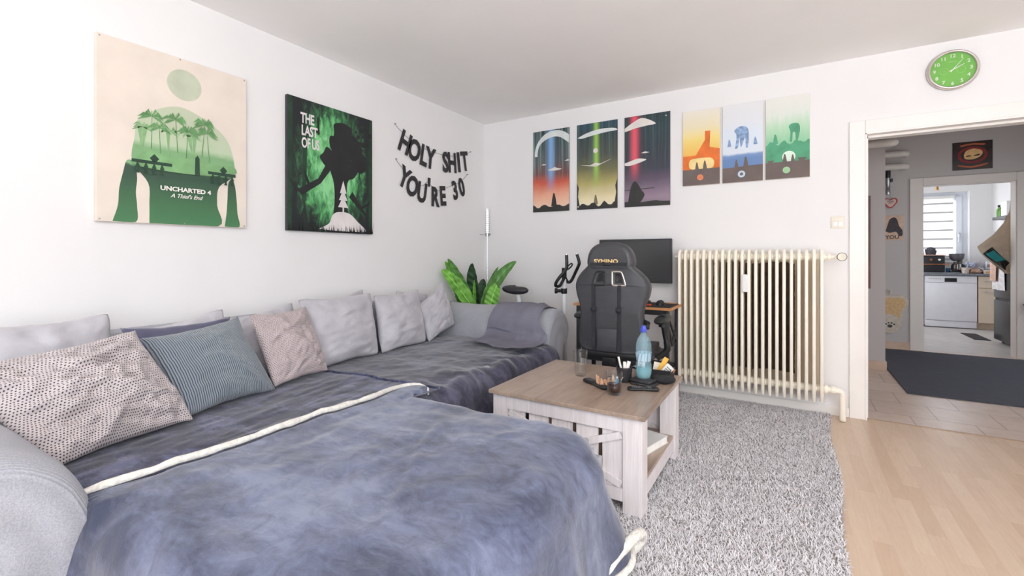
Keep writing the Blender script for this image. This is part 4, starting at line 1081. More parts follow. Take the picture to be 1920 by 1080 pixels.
# dark triptych: three metal prints with a light beam each (generic space scenes)
def beam_mat(name, stops, h, beam, bx, bw, zlo, streak=(90, 130, 140), samt=.4, seed=0):
    t = NT(name); v = t.coord(); s3 = t.sep(v)
    f = t.math('DIVIDE', s3[2], h)
    base = t.ramp(t.math('ADD', f, t.math('MULTIPLY', t.math('SUBTRACT', t.noise(v, 8, 5), .5), .10)), stops)
    st = t.noise(t.coord('Object', (60, 60, 1.1), loc=(seed, 0, 0)), 1.0, 4, .6)
    sm = t.math('MULTIPLY', t.math('MULTIPLY', t.math('MAXIMUM', t.math('SUBTRACT', st, .48), 0.0), samt * 9), t.math('MINIMUM', t.math('MAXIMUM', t.math('MULTIPLY', t.math('SUBTRACT', f, .35), 4.0), 0.0), 1.0))
    c = t.mix(t.math('MINIMUM', sm, .8), base, streak)
    dx = t.math('DIVIDE', t.math('SUBTRACT', s3[0], bx), bw)
    g = t.math('POWER', 2.718, t.math('MULTIPLY', t.math('MULTIPLY', dx, dx), -1.0))
    g = t.math('MULTIPLY', g, t.math('MINIMUM', t.math('MAXIMUM', t.math('MULTIPLY', t.math('SUBTRACT', f, zlo), 3.5), 0.0), .92))
    t.set(Base_Color=t.mix(g, c, beam), Roughness=.35); return t.m
w, h = .388, .785
def arc_shape(cx, cy, r, ri, a0, a1, n=24):
    o = [(cx + r * math.cos(R(a0 + (a1 - a0) * k / n)), cy + r * math.sin(R(a0 + (a1 - a0) * k / n))) for k in range(n + 1)]
    i = [(cx + ri * math.cos(R(a1 + (a0 - a1) * k / n)), cy + ri * .98 * math.sin(R(a1 + (a0 - a1) * k / n)) - .004) for k in range(n + 1)]
    return o + i
m_pale = plain('pale glow ink', (214, 220, 218), .5, var=.04); m_gnd = plain('charred ground ink', (48, 48, 46), .6, var=.1)
m_cloud = plain('cloud white ink', (226, 220, 214), .5, var=.03); m_edge = plain('dark metal edge', (48, 48, 50), .4, .5)
GT = 'dark triptych of metal prints'
def hull_craft(cx, cy, s): # generic flat cloud-like disc
    return soft([(cx - s, cy), (cx - s * .4, cy + s * .16), (cx, cy + s * .30), (cx + s * .4, cy + s * .16), (cx + s, cy), (cx + s * .3, cy - s * .12), (cx - s * .3, cy - s * .12)])
def rock(cx, y, s): return [(cx - s * .35, y), (cx + s * .35, y), (cx + s * .22, y + s * .8), (cx + s * .08, y + s * 1.4), (cx - s * .1, y + s * 1.5), (cx - s * .24, y + s * .8)]
pA = beam_mat('red dusk print', [(.0, (240, 214, 190)), (.18, (236, 178, 150)), (.36, (206, 92, 70)), (.46, (120, 74, 72)), (.62, (84, 84, 88)), (.85, (60, 78, 84)), (1, (44, 60, 64))], h, (132, 176, 226), -.0, .034, .22, (150, 176, 172), .5, 1)
picture('metal_print', 'dark print with a blue beam over red dusk, leftmost of the dark triptych', 'picture', D, .587, 1.549, w, h, .004, pA, m_edge,
    [([arc_shape(.235, .56, .215, .185, 25, 185)], m_pale), ([soft([(.06, .64), (.12, .72), (.24, .755), (.36, .72), (.387, .68), (.387, .64), (.30, .70), (.22, .715), (.13, .69)])], m_pale), ([hull_craft(.235, .40, .075)], m_cloud), ([hull_craft(.12, .455, .03)], m_cloud), ([hull_craft(.37, .475, .03)], m_cloud), ([rock(.23, .05, .085)], m_gnd), ([ground(w, .055, .012, 16, 2)], m_gnd)], .004, GT, .001, 'printed_panel')
pB = beam_mat('olive glade print', [(.0, (240, 232, 206)), (.12, (232, 218, 178)), (.30, (176, 166, 104)), (.46, (112, 110, 72)), (.62, (74, 78, 70)), (.85, (52, 66, 70)), (1, (44, 78, 92))], h, (158, 204, 92), -.005, .024, .20, (96, 118, 120), .45, 5)
picture('metal_print', 'dark print with a green beam over an olive glade, middle of the dark triptych', 'picture', D, 1.052, 1.551, w, h, .004, pB, m_edge,
    [([soft([(.006, .665), (.10, .70), (.22, .72), (.34, .715), (.384, .70), (.384, .69), (.28, .685), (.15, .67), (.05, .655)])], m_pale), ([circ(.183, .53, .022, 20)], m_cloud), ([hull_craft(.185, .405, .05)], m_cloud), ([[(.03, .41), (.185, .395), (.185, .385)], [(.345, .445), (.19, .395), (.19, .385)]], m_cloud), ([rock(.185, .04, .06)], plain('drab ink', (128, 118, 96), .6)), ([ground(w, .045, .018, 22, 4)], m_gnd),
     ([[(0, .03), (.03, .03), (.012, .12), (.02, .2), (.0, .25)], [(w, .03), (w - .03, .03), (w - .012, .14), (w - .02, .2), (w, .26)]], m_gnd)], .004, GT, .001, 'printed_panel')
pC = beam_mat('night hall print', [(.0, (120, 108, 118)), (.10, (150, 128, 146)), (.28, (96, 82, 100)), (.42, (56, 58, 72)), (.62, (48, 58, 66)), (.85, (46, 66, 72)), (1, (36, 56, 62))], h, (238, 92, 110), -.105, .034, .26, (88, 108, 112), .35, 9)
picture('metal_print', 'dark print with a red beam over a night scene, rightmost of the dark triptych', 'picture', D, 1.503, 1.551, w, h, .004, pC, m_edge,
    [([soft([(.004, .69), (.08, .735), (.16, .76), (.27, .70), (.20, .69), (.10, .68), (.004, .66)])], m_cloud), ([soft([(.004, .385), (.06, .40), (.12, .415), (.19, .40), (.12, .375), (.05, .36), (.004, .365)])], m_cloud), ([hull_craft(.18, .46, .035)], m_cloud), ([[(.0, .143), (.26, .150), (.26, .156), (.0, .149)]], m_gnd),
     ([soft([(.03, .03), (.05, .15), (.07, .20), (.09, .22), (.115, .20), (.15, .14), (.175, .10), (.15, .05), (.12, .03)])], m_gnd), ([ground(w, .042, .006, 10, 7)], m_gnd), ([circ(.355, .75, .006, 10)], m_pale)], .004, GT, .001, 'printed_panel')

# light triptych: three small canvases
w, h = .281, .606
GL = 'pale triptych of small canvases'
m_band = plain('warm grey ink', (112, 100, 96), .8, var=.04)
m_cv = plain('white canvas edge', (226, 220, 212), .85, var=.02)
def emblem(): return circ(w * .48, .062, .024, 26)
fA = zgrad('desert print', [(.0, (230, 120, 60)), (.36, (232, 130, 66)), (.42, (238, 190, 92)), (.62, (240, 214, 130)), (.78, (234, 222, 188)), (1, (232, 226, 214))], h, .10, 8)
mo = plain('orange ink', (226, 118, 56), .8, var=.08)
picture('canvas_picture', 'orange desert canvas, leftmost of the pale triptych', 'picture', D, 1.993, 1.695, w, h, .018, fA, m_cv,
    [([[(.10, .24), (.17, .36), (.17, .43), (.21, .43), (.205, .30), (.28, .28), (.28, .13), (.002, .13), (.002, .24)]], mo), ([soft([(.05, .15), (.05, .19), (.08, .215), (.20, .215), (.235, .19), (.235, .15), (.21, .13), (.08, .13)])], plain('straw ink', (240, 214, 150), .8)), ([[(0, 0), (w, 0), (w, .13), (0, .13)]], m_band), ([rock(.11, .128, .04)], m_band), ([rock(.17, .128, .045)], m_band), ([emblem()], plain('salmon ink', (232, 140, 100), .8))], .002, GL)
fB = zgrad('snow print', [(.0, (96, 128, 178)), (.30, (104, 136, 184)), (.345, (120, 150, 194)), (.375, (214, 222, 232)), (.6, (214, 224, 236)), (.8, (222, 224, 228)), (1, (226, 226, 228))], h, .06, 8)
mbk = plain('slate blue ink', (132, 156, 190), .8, var=.2, scale=40)
picture('canvas_picture', 'blue and white snow canvas, middle of the pale triptych', 'picture', D, 2.291, 1.695, w, h, .018, fB, m_cv,
    [([soft([(.09, .26), (.10, .36), (.085, .40), (.12, .43), (.17, .42), (.185, .37), (.18, .27), (.165, .27), (.16, .34), (.145, .30), (.13, .27), (.12, .34), (.11, .27)])], mbk), ([rock(.05, .28, .04)], mbk), ([rock(.23, .28, .04)], mbk), ([[(0, 0), (w, 0), (w, .125), (0, .115)]], m_band), ([rock(.10, .118, .04)], m_band), ([rock(.165, .12, .05)], m_band), ([circ(w * .48, .062, .026, 26)], plain('pale ice ink', (196, 212, 228), .8)), ([circ(w * .48, .062, .012, 8)], m_band)], .002, GL)
fC = zgrad('forest print', [(.0, (76, 150, 118)), (.36, (84, 162, 126)), (.42, (140, 198, 156)), (.62, (178, 214, 182)), (.78, (218, 224, 214)), (1, (228, 226, 220))], h, .22, 10, stretch=(4, 4, .6))
mg = plain('pine green ink', (88, 160, 124), .8, var=.08)
picture('canvas_picture', 'green forest canvas, rightmost of the pale triptych', 'picture', D, 2.588, 1.697, w, h, .018, fC, m_cv,
    [([ground(w, .265, .014, 20, 11, .12)], mg), ([circ(.15, .16, .042, 24)], plain('mint glow ink', (220, 236, 222), .8)), ([rock(.065, .26, .05)], mg), ([soft([(.155, .27), (.16, .34), (.15, .38), (.17, .40), (.21, .395), (.22, .35), (.205, .27), (.195, .27), (.19, .33), (.175, .33), (.17, .27)])], mg), ([[(0, 0), (w, 0), (w, .125), (0, .125)]], m_band), ([rock(.125, .122, .04)], m_band), ([rock(.175, .122, .035)], m_band), ([[(.01, .14), (.06, .14), (.045, .125), (.02, .125)], [(.205, .145), (.265, .145), (.245, .125), (.215, .125)]], m_band), ([emblem()], plain('light green ink', (164, 206, 160), .8))], .002, GL)

# wall clock
ck = root('wall_clock', 'round wall clock with bright green dial and silver rim above the doorway', 'clock', (3.630, D, 2.31))
Mk = on_back(0, 0, 0)
part('clock_rim', MB().lathe([(.110, .0), (.126, .0), (.128, .012), (.122, .026), (.114, .030), (.109, .026), (.108, .012)], 64, Mk, cap=False), plain('satin silver', (206, 196, 192), .3, .6), ck, True, 'silver rim', local=True)
part('clock_back', MB().lathe([(0, 0.0005), (.115, 0.0005)], 48, Mk, cap=False), M_white, ck, local=True)
part('dial', MB().lathe([(0, .012), (.1085, .012)], 64, Mk, cap=False), plain('bright green dial', (118, 196, 74), .5, var=.03), ck, local=True, label='bright green dial')
m_num = plain('pale numerals', (236, 240, 228), .5)
for k in range(1, 13):
    a = R(90 - 30 * k); me = text(str(k), .030, .0002, .0006)
    part('numeral', MB().addmesh(me, Mk @ T(.087 * math.cos(a), .087 * math.sin(a), .0128)), m_num, ck, local=True)
mb = MB()
for sx in (-.04, .04):
    mb.addmesh(shape([circ(sx, -.004, .021), circ(sx, -.004, .0198)], .0001), Mk @ T(0, 0, .0126))
    mb.addmesh(shape([circ(sx, -.004, .002, 10)], .0001), Mk @ T(0, 0, .0127))
mb.addmesh(shape([[(-.020, .0505), (.020, .0505), (.020, .0535), (-.020, .0535)]], .0001), Mk @ T(0, 0, .0126))
part('dial_print', mb, plain('faded print', (176, 216, 150), .5), ck, local=True)
def hand(a, L, w, z):
    a = R(90 - a); d = Vector((math.cos(a), math.sin(a))); n_ = Vector((-d.y, d.x)) * w
    b = -d * .018; e = d * L
    return shape([[(b + n_)[:], (b - n_)[:], (e - n_ * .5)[:], (e + n_ * .5)[:]]], .0004), z
for L, a, w_, z_ in ((.062, 63, .0028, .017), (.082, 38, .0022, .019)):
    me, z = hand(a, L, w_, z_); part('clock_hand', MB().addmesh(me, Mk @ T(0, 0, z)), m_num, ck, local=True)
part('clock_glass', MB().lathe([(0, .0262), (.1095, .0262), (.1095, .0272), (0, .0272)], 48, Mk), M_pane, ck, local=True)

# light switch
sw = root('light_switch', 'beige two-row light switch left of the doorway', 'light switch', (3.034, D, 1.363))
Ms = on_back(0, 0, 0)
m_sw = plain('ivory switch plastic', (232, 224, 208), .4, var=.01)
part('switch_frame', MB().box(-.040, .040, -.041, .041, 0, .009, Ms, bev=.004), m_sw, sw, 'auto', local=True)
for sx in (-1, 1):
    part('rocker', MB().box(sx * .0145 - .0135, sx * .0145 + .0135, -.028, .006, .0095, .013, Ms, bev=.002), M_white, sw, 'auto', local=True)
part('rocker', MB().box(-.028, .028, .008, .029, .0095, .0125, Ms, bev=.002), m_sw, sw, 'auto', local=True)

# ------------------------------------------------------------------ radiator
rd = root('radiator', 'tall cream ribbed column radiator on the wall between desk and doorway', 'radiator', (2.47, D - .12, 0))
M_rad = plain('cream radiator enamel', (246, 239, 225), .38, var=.015, scale=4)
NS = 22; P0, P1 = 2.000, 2.932; RY = D - .125
secs = None
for i in range(NS):
    x = P0 + (P1 - P0) * i / (NS - 1)
    if secs is None:
        mb = MB(); hw = .0095; dp = .068; zb, zt_ = .125, 1.168
        # one section: flat pressed blade of two columns, rounded top and pointed foot, in the y-z plane
        out = [(-dp, zb + .05), (-dp, zt_ - .035), (-dp + .015, zt_ - .012), (-dp + .035, zt_), (dp - .035, zt_), (dp - .015, zt_ - .012), (dp, zt_ - .035), (dp, zb + .05), (dp - .02, zb + .018), (dp - .03, zb), (-dp + .03, zb), (-dp + .02, zb + .018)]
        hole = [(-.018, zb + .17), (-.018, zt_ - .12), (-.008, zt_ - .10), (.008, zt_ - .10), (.018, zt_ - .12), (.018, zb + .17), (.008, zb + .15), (-.008, zb + .15)]
        me = shape([out], .0035, .0070)
        mb.addmesh(me, frameM((x, RY, 0), (0, 1, 0), (0, 0, 1), (1, 0, 0)))
        for z in (1.118, .205):
            mb.lathe([(.0, -.0215), (.026, -.0215), (.026, -.012), (.034, -.006), (.034, .006), (.026, .012), (.026, .0215), (0, .0215)], 20, frameM((x, RY, z), (0, 1, 0), (0, 0, 1), (1, 0, 0)))
        secs = part('radiator_section', mb, M_rad, rd, 'auto')
    else:
        c = secs.copy(); COL.objects.link(c); c.parent = rd; c.location = (x - P0, 0, 0)
M_pipe = M_rad
part('valve', MB().cyl((P1 + .02, RY, 1.118), (3.03, RY, 1.118), .013).lathe([(.018, 0), (.022, .004), (.022, .02), (.018, .024)], 20, frameM((2.965, RY, 1.118), (0, 1, 0), (0, 0, 1), (1, 0, 0))).lathe([(.016, 0), (.016, .03)], 20, frameM((3.02, RY + .005, 1.118), (1, 0, 0), (0, 0, 1), (0, -1, 0))), M_pipe, rd, 'auto')
kn = part('valve_knob', MB().lathe([(0, .0), (.018, 0), (.027, .004), (.028, .03), (.024, .036), (0, .036)], 28, frameM((3.045, RY - .02, 1.120), (1, 0, 0), (0, 0, 1), (0, -1, 0))), plain('ivory knob', (232, 222, 204), .4), rd, 'auto')
mb = MB()
for k in range(24):
    a = 2 * math.pi * k / 24; mb.box(-.0022, .0022, -.0016, .0016, 0, .006, frameM((3.045 + .026 * math.cos(a), RY - .0525, 1.120 + .026 * math.sin(a)), (math.cos(a), 0, math.sin(a)), (0, -1, 0), (-math.sin(a), 0, math.cos(a))))
part('knob_marks', mb, plain('dark scale marks', (60, 54, 50), .6), kn)
part('return_pipe', MB().tube(rope([(P1 + .02, RY, .205), (3.0, RY, .205), (3.035, RY, .203), (3.05, RY, .19), (3.052, RY, .165), (3.052, RY, .10), (3.052, RY, .003)], 0, 30), .019, 16).lathe([(.026, 0), (.026, .03)], 20, frameM((2.985, RY, .205), (0, 1, 0), (0, 0, 1), (1, 0, 0))).cyl((P1 + .015, RY, .205), (2.97, RY, .205), .03, 20), M_pipe, rd, True)
part('vent_screw', MB().cyl((P0 - .02, RY, 1.118), (P0 - .045, RY, 1.118), .010), M_pipe, rd, 'auto')
for (x, z) in ((2.12, 1.0), (2.80, 1.0), (2.12, .25), (2.80, .25)): part('wall_bracket', MB().box(x - .01, x + .01, RY + .06, D, z, z + .02), M_pipe, rd)
part('heat_meter', MB().box(2.445, 2.485, RY - .095, RY - .072, .862, .99, bev=.004), M_white, rd, 'auto', 'white heat cost meter box')
# ------------------------------------------------------------------ desk and what is on it
dk_ = root('desk', 'small folding computer desk with orange wood edge and black steel legs left of the radiator', 'desk', (1.63, 3.6, 0))
DX0, DX1, DY0, DY1, DZ = 1.25, 2.015, 3.42, 3.81, .745
m_or = wood_mat('orange beech edge', (206, 140, 88), (224, 164, 112), .5, 'x', .45)
part('desktop', MB().box(DX0, DX1, DY0, DY1, DZ - .018, DZ, bev=.002), m_or, dk_)
for x in (DX0 + .035, DX1 - .035):
    for y in (DY0 + .03, DY1 - .03): part('leg', MB().box(x - .015, x + .015, y - .015, y + .015, .004, DZ - .0185, bev=.003), M_blackm, dk_, 'auto')
    part('side_rail', MB().box(x - .012, x + .012, DY0 + .046, DY1 - .046, .10, .13), M_blackm, dk_)
    part('fold_hinge', MB().tube([(x, DY0 + .047, .62), (x, DY0 + .18, .45), (x, DY1 - .047, .56)], .012, 8).tube([(x, DY0 + .047, .68), (x, DY1 - .047, .46)], .010, 8), M_blackm, dk_, 'auto')
part('front_rail', MB().box(DX0 + .052, DX1 - .052, DY0 + .016, DY0 + .03, DZ - .055, DZ - .0186), M_blackm, dk_)
part('rear_rail', MB().box(DX0 + .052, DX1 - .052, DY1 - .044, DY1 - .03, .24, .28), M_blackm, dk_)
part('lower_shelf', MB().box(DX0 + .05, DX1 - .05, DY0 + .05, DY1 - .05, .131, .145), m_or, dk_)
solo('desk_mat', MB().box(1.30, 2.0, 3.44, 3.78, DZ + .0005, DZ + .0035, bev=.001), plain('black desk mat', (46, 44, 46), .7), 'thin black mat covering the desk top', 'desk mat', (1.65, 3.61, DZ))
zm = DZ + .004
def dome(u, v, L, W, H): a = u * 2 * math.pi; b = v * math.pi / 2; return (L * math.cos(a) * math.cos(b) ** .7, W * math.sin(a) * math.cos(b) ** .7, H * math.sin(b))
ms = root('computer_mouse', 'black computer mouse on the right end of the desk', 'mouse', (1.895, 3.60, zm))
part('mouse_body', MB().grid(lambda u, v: dome(u, v, .033, .052, .036), 24, 10, T(0, 0, 0)).lathe([(0, 0), (.03, 0)], 16), M_black, ms, True, local=True)
part('scroll_wheel', MB().cyl((-.004, .028, .031), (.004, .028, .031), .006), plain('grey rubber', (90, 90, 92), .6), ms, 'auto', local=True)
kb = root('keyboard', 'black keyboard on the desk half hidden behind the gaming chair', 'keyboard', (1.62, 3.56, zm), rz=R(-3))
part('keyboard_base', MB().box(-.20, .20, -.065, .065, 0, .022, bev=.004), M_black, kb, 'auto', local=True)
keys = 0
for j in range(5):
    for i in range(14):
        x, y = -.185 + i * .0275, -.05 + j * .025
        part('key', MB().box(x, x + .022, y, y + .019, .0225, .029, bev=.002), M_blackm, kb, local=True)
rb = solo('usb_receiver_box', MB().box(1.815, 1.85, 3.50, 3.53, zm, zm + .012, bev=.003), plain('red plastic', (206, 78, 54), .5), 'little red box beside the computer mouse', 'box', (1.83, 3.515, zm), 'auto')
solo('pencil', MB().cyl((1.90, 3.745, zm + .004), (1.99, 3.725, zm + .004), .0038, 6), plain('pencil wood', (214, 160, 110), .5), 'orange pencil at the back of the desk', 'pencil', (1.945, 3.735, zm), 'auto')

# monitor
mn = root('computer_monitor', 'wide black computer monitor behind the gaming chair, screen off', 'monitor', (1.62, 3.85, .90))
Mm = on_back(0, 0, 0)
part('monitor_back', MB().box(-.306, .306, 0, .366, -.03, -.002, Mm, bev=.006), M_black, mn, 'auto', local=True)
part('bezel', MB().box(-.306, .306, 0, .020, -.0015, .010, Mm).box(-.306, .306, .354, .366, -.0015, .010, Mm).box(-.306, -.292, .020, .354, -.0015, .010, Mm).box(.292, .306, .020, .354, -.0015, .010, Mm), plain('matte black bezel', (50, 50, 52), .45), mn, local=True)
ts = NT('switched off screen'); ts.set(Base_Color=ts.ramp(ts.noise(ts.coord(), 3), [(0, (56, 56, 58)), (1, (62, 62, 64))]), Roughness=.32)
part('screen', MB().box(-.2918, .2918, .0202, .3538, -.0015, .002, Mm), ts.m, mn, local=True)
part('wall_mount', MB().box(-.05, .05, .14, .24, -.108, -.031, Mm), M_blackm, mn, local=True)

# ------------------------------------------------------------------ gaming chair
gc = root('gaming_chair', 'black faux leather gaming chair seen from behind, pulled up to the desk', 'chair', (1.727, 3.10, 0))
t = NT('black faux leather'); v = t.coord(); wr = t.noise(t.coord('Object', (3, 3, 9)), 3, 4, .6, .6)
t.set(Base_Color=t.ramp(t.noise(v, 8), [(.3, (58, 58, 62)), (.7, (68, 68, 72))]), Roughness=.42, Specular_IOR_Level=.5)
t.bump(t.math('ADD', t.math('MULTIPLY', t.noise(v, 260, 2), .25), wr), .35, .006); M_pu = t.m
YB = -.15
def bendy(me, M, amt=.9):
    """wings of the backrest curve forward, upper part leans back"""
    for vv in me.vertices:
        p = M @ vv.co
        p.y += amt * max(0, abs(p.x) - .12) ** 1.6 - .10 * max(0, .75 - p.z) * -.6
        vv.co = p
    return me
half = [(.0, .492), (.12, .495), (.19, .505), (.205, .54), (.203, .62), (.195, .70), (.192, .75), (.203, .81), (.226, .87), (.234, .92), (.222, .96), (.19, 1.0), (.15, 1.035), (.122, 1.066), (.115, 1.10), (.0, 1.11)]
outl = half + [(-a, b) for a, b in half[-2:0:-1]]
outl = [p[:2] for p in rope([(a, b, 0) for a, b in outl + outl[:1]], 0, 120)][:-1]
holeR = [(.012, 1.022), (.066, 1.022), (.082, 1.0), (.098, .945), (.09, .934), (.022, .934), (.012, .95)]
holeR = [(a + .012, b) for a, b in holeR]
holeL = [(-a, b) for a, b in holeR]
back = shape([[(a, b) for a, b in outl], holeR, holeL], .018, .022)
Mb = frameM((0, YB, 0), (1, 0, 0), (0, 0, 1), (0, -1, 0))
bm = bmesh.new(); bm.from_mesh(back); bmesh.ops.triangulate(bm, faces=bm.faces[:])
bmesh.ops.subdivide_edges(bm, edges=[e for e in bm.edges if e.calc_length() > .06], cuts=2)
bm.to_mesh(back); bm.free()
bendy(back, Mb)
part('backrest', MB().addmesh(back), M_pu, gc, 'auto', local=True)
for sx, lb in ((-1, 'dark grey grommet ring'), (1, 'silver grommet ring')):
    hl = holeR if sx > 0 else holeL
    pts = [(a, YB - .036, b) for a, b in hl]
    part('grommet', MB().tube(rope(pts + pts[:1], 0, 40)[:-1], .0075, 8, True), plain('champagne metal', (206, 196, 184), .25, .7) if sx > 0 else plain('dark grommet', (44, 44, 46), .35, .3), gc, True, lb, local=True)
# headrest cover over the top
hh = [(.0, 1.052), (.108, 1.055), (.128, 1.075), (.126, 1.11), (.112, 1.145), (.085, 1.17), (.04, 1.184), (.0, 1.186)]
ho = hh + [(-a, b) for a, b in hh[-2:0:-1]]; ho = [p[:2] for p in rope([(a, b, 0) for a, b in ho + ho[:1]], 0, 60)][:-1]
hd = shape([ho], .02, .032); bendy(hd, frameM((0, YB + .01, 0), (1, 0, 0), (0, 0, 1), (0, -1, 0)), 1.2)
part('headrest', MB().addmesh(hd), M_pu, gc, 'auto', local=True)
lg = text('SYMINO', .036, .0004, .0011, 1.25, 1.0); part('lettering', MB().addmesh(lg, frameM((-.018, YB - .0436, 1.090), (1, 0, 0), (0, 0, 1), (0, -1, 0))), plain('gold embroidery', (232, 200, 140), .5), gc, label='gold lettering', local=True)
part('strap', MB().box(-.125, .125, YB - .047, YB - .0445, 1.060, 1.083), plain('black webbing', (42, 42, 46), .8), gc, local=True)
part('buckle', MB().box(-.03, .012, YB - .054, YB - .0475, 1.061, 1.082, bev=.003), M_black, gc, 'auto', local=True)
for xs in (-.103, .068):
    part('strap', MB().grid(lambda u, v: (xs - .011 + u * .022 + .006 * v * (1 if xs > 0 else -1), YB - .0425 - .002 * math.sin(v * 20), .495 + v * .44), 2, 20).grid(lambda u, v: (xs + .011 - u * .022, YB - .0405, .495 + v * .44), 2, 4), plain('black webbing', (42, 42, 46), .8), gc, local=True)
    part('buckle', MB().box(xs - .016, xs + .016, YB - .053, YB - .0455, .755, .785, bev=.003), M_black, gc, 'auto', local=True)
part('lumbar_panel', MB().box(-.080, .055, YB - .0445, YB - .038, .497, .645, bev=.005), M_pu, gc, 'auto', local=True)
part('seat', puff(-.25, .25, -.12, .36, .40, .50, .045), M_pu, gc, True, local=True)
part('recline_bracket', MB().box(-.20, .20, YB - .03, YB + .02, .455, .488, bev=.005).box(-.045, .045, YB - .035, YB + .1, .38, .455, bev=.005), M_black, gc, 'auto', local=True)
part('tilt_mechanism', MB().box(-.09, .09, -.08, .20, .355, .398, bev=.01).box(-.045, .045, -.14, -.075, .36, .41, bev=.006), M_black, gc, 'auto', local=True)
part('tilt_lever', MB().tube(rope([(.06, -.02, .37), (.14, -.05, .375), (.20, -.07, .36), (.24, -.09, .35)], 0, 16), .006, 8), M_black, gc, True, local=True)
for sx, ax in ((1, .300), (-1, .262)):
    def pad(u, v, sx=sx, ax=ax):
        a, b = u * 2 * math.pi, (v - .5) * math.pi
        return (sx * ax + .044 * math.copysign(abs(math.cos(a)) ** .7, math.cos(a)) * max(0, math.cos(b)) ** .5, .02 + .125 * math.copysign(abs(math.sin(a)) ** .7, math.sin(a)) * max(0, math.cos(b)) ** .5, .705 + .022 * math.sin(b) + .0 * u + .05 * (.02 + .125 * math.sin(a)))
    part('armrest', MB().grid(pad, 28, 10), M_black, gc, True, local=True)
    part('armrest_post', MB().tube(rope([(sx * .255, .04, .44), (sx * (ax + .02), .05, .50), (sx * (ax + .01), .04, .60), (sx * ax, .02, .688)], 0, 20), [.022] * 11 + [.018] * 10, 12).cyl((sx * ax, .02, .655), (sx * ax, .02, .695), .028, 16).box(sx * .255 - .03, sx * .255 + .03, .01, .07, .385, .415), M_black, gc, 'auto', local=True)
part('recline_lever', MB().tube([(.21, YB + .03, .70), (.245, YB + .01, .69)], .018, 12).box(.185, .25, YB, YB + .03, .655, .69, bev=.004), M_black, gc, 'auto', local=True)
part('gas_lift', MB().cyl((0, 0, .10), (0, 0, .24), .028, 16).cyl((0, 0, .24), (0, 0, .356), .018, 16), M_blackm, gc, 'auto', local=True)
for k in range(5):
    a = 2 * math.pi * k / 5 + .3; c, s_ = math.cos(a), math.sin(a)
    lg_ = part('base_leg', MB().tube([(c * .03, s_ * .03, .125), (c * .16, s_ * .16, .10), (c * .30, s_ * .30, .085)], [.028, .024, .016], 10), M_black, gc, 'auto', local=True)
    part('caster', MB().cyl((c * .30 - s_ * .022, s_ * .30 + c * .022, .052), (c * .30 + s_ * .022, s_ * .30 - c * .022, .052), .026, 16).cyl((c * .30, s_ * .30, .07), (c * .30, s_ * .30, .09), .006, 8), M_black, lg_, 'auto', local=True)

# ------------------------------------------------------------------ exercise bike
bk_ = root('exercise_bike', 'white exercise bike with black handlebars parked behind the far sofa arm', 'exercise bike', (.85, 3.68, 0))
m_wt = plain('white enamel tube', (232, 234, 238), .3, var=.01)
part('handlebar_post', MB().tube([(1.07, 3.66, .22), (1.072, 3.64, .55), (1.078, 3.615, .945)], .019, 14), m_wt, bk_, True)
part('post_sleeve', MB().cyl((1.079, 3.614, .93), (1.084, 3.605, 1.02), .021, 16), M_black, bk_, 'auto')
part('clamp', MB().cyl((1.073, 3.628, .80), (1.074, 3.625, .845), .026, 16).cyl((1.06, 3.62, .822), (1.01, 3.60, .822), .014, 12).cyl((1.02, 3.604, .822), (1.0, 3.598, .822), .024, 14), M_black, bk_, 'auto')
part('handlebar', MB().tube(rope([(1.14, 3.53, 1.133), (1.142, 3.53, 1.06), (1.135, 3.53, 1.01), (1.09, 3.51, .95), (1.058, 3.50, .90), (1.052, 3.51, .87), (1.066, 3.56, .872), (1.082, 3.61, .935)], 0, 50), .0135, 12), M_black, bk_, True)
part('handlebar', MB().tube(rope([(1.187, 3.64, 1.138), (1.206, 3.64, 1.08), (1.205, 3.64, 1.05), (1.17, 3.65, .985), (1.13, 3.65, .91), (1.10, 3.64, .90), (1.085, 3.62, .94)], 0, 50), .0135, 12), M_black, bk_, True)
for p in ((1.14, 3.53, 1.133), (1.187, 3.64, 1.138)): part('bar_cap', MB().cyl(p, (p[0], p[1], p[2] + .006), .0125), M_chrome, bk_, 'auto')
part('console_loop', MB().tube(rope([(1.10, 3.61, 1.02), (1.13, 3.60, 1.045), (1.155, 3.60, 1.06), (1.16, 3.60, 1.045), (1.13, 3.60, 1.015), (1.10, 3.61, 1.005)], 0, 30), .006, 8), M_black, bk_, True)
def saddle(u, v):
    a = u * 2 * math.pi; b = (v - .5) * math.pi
    x = math.cos(a); y = math.sin(a); wd = .095 - .05 * (x * .5 + .5)
    cb = max(0, math.cos(b)) ** .6
    return (.575 + .135 * x * cb, 3.64 + wd * y * cb, .805 + (.032 * math.sin(b) if b > 0 else .04 * math.sin(b)) + .010 * (1 - x) * .5 + .006 * x * x)
part('saddle', MB().grid(saddle, 32, 14), plain('black saddle vinyl', (48, 48, 52), .5), bk_, True)
part('seat_post', MB().tube([(.60, 3.64, .78), (.625, 3.65, .60), (.67, 3.67, .34)], .018, 14), m_wt, bk_, True)
part('frame_tube', MB().tube([(.52, 3.68, .09), (.67, 3.67, .34), (.95, 3.67, .44), (1.068, 3.66, .30)], .022, 12).tube([(1.068, 3.66, .30), (1.06, 3.68, .09)], .022, 12).tube([(.67, 3.67, .34), (.86, 3.68, .25)], .02, 12), m_wt, bk_, True)
for x in (.52, 1.06): part('stabiliser_foot', MB().cyl((x, 3.50 if x < 1 else 3.52, .035), (x, 3.84, .035), .025, 14).cyl((x, 3.68, .03), (x, 3.68, .10), .02), M_black, bk_, 'auto')
part('flywheel_housing', MB().cyl((.86, 3.65, .26), (.86, 3.71, .26), .13, 32), m_wt, bk_, 'auto')
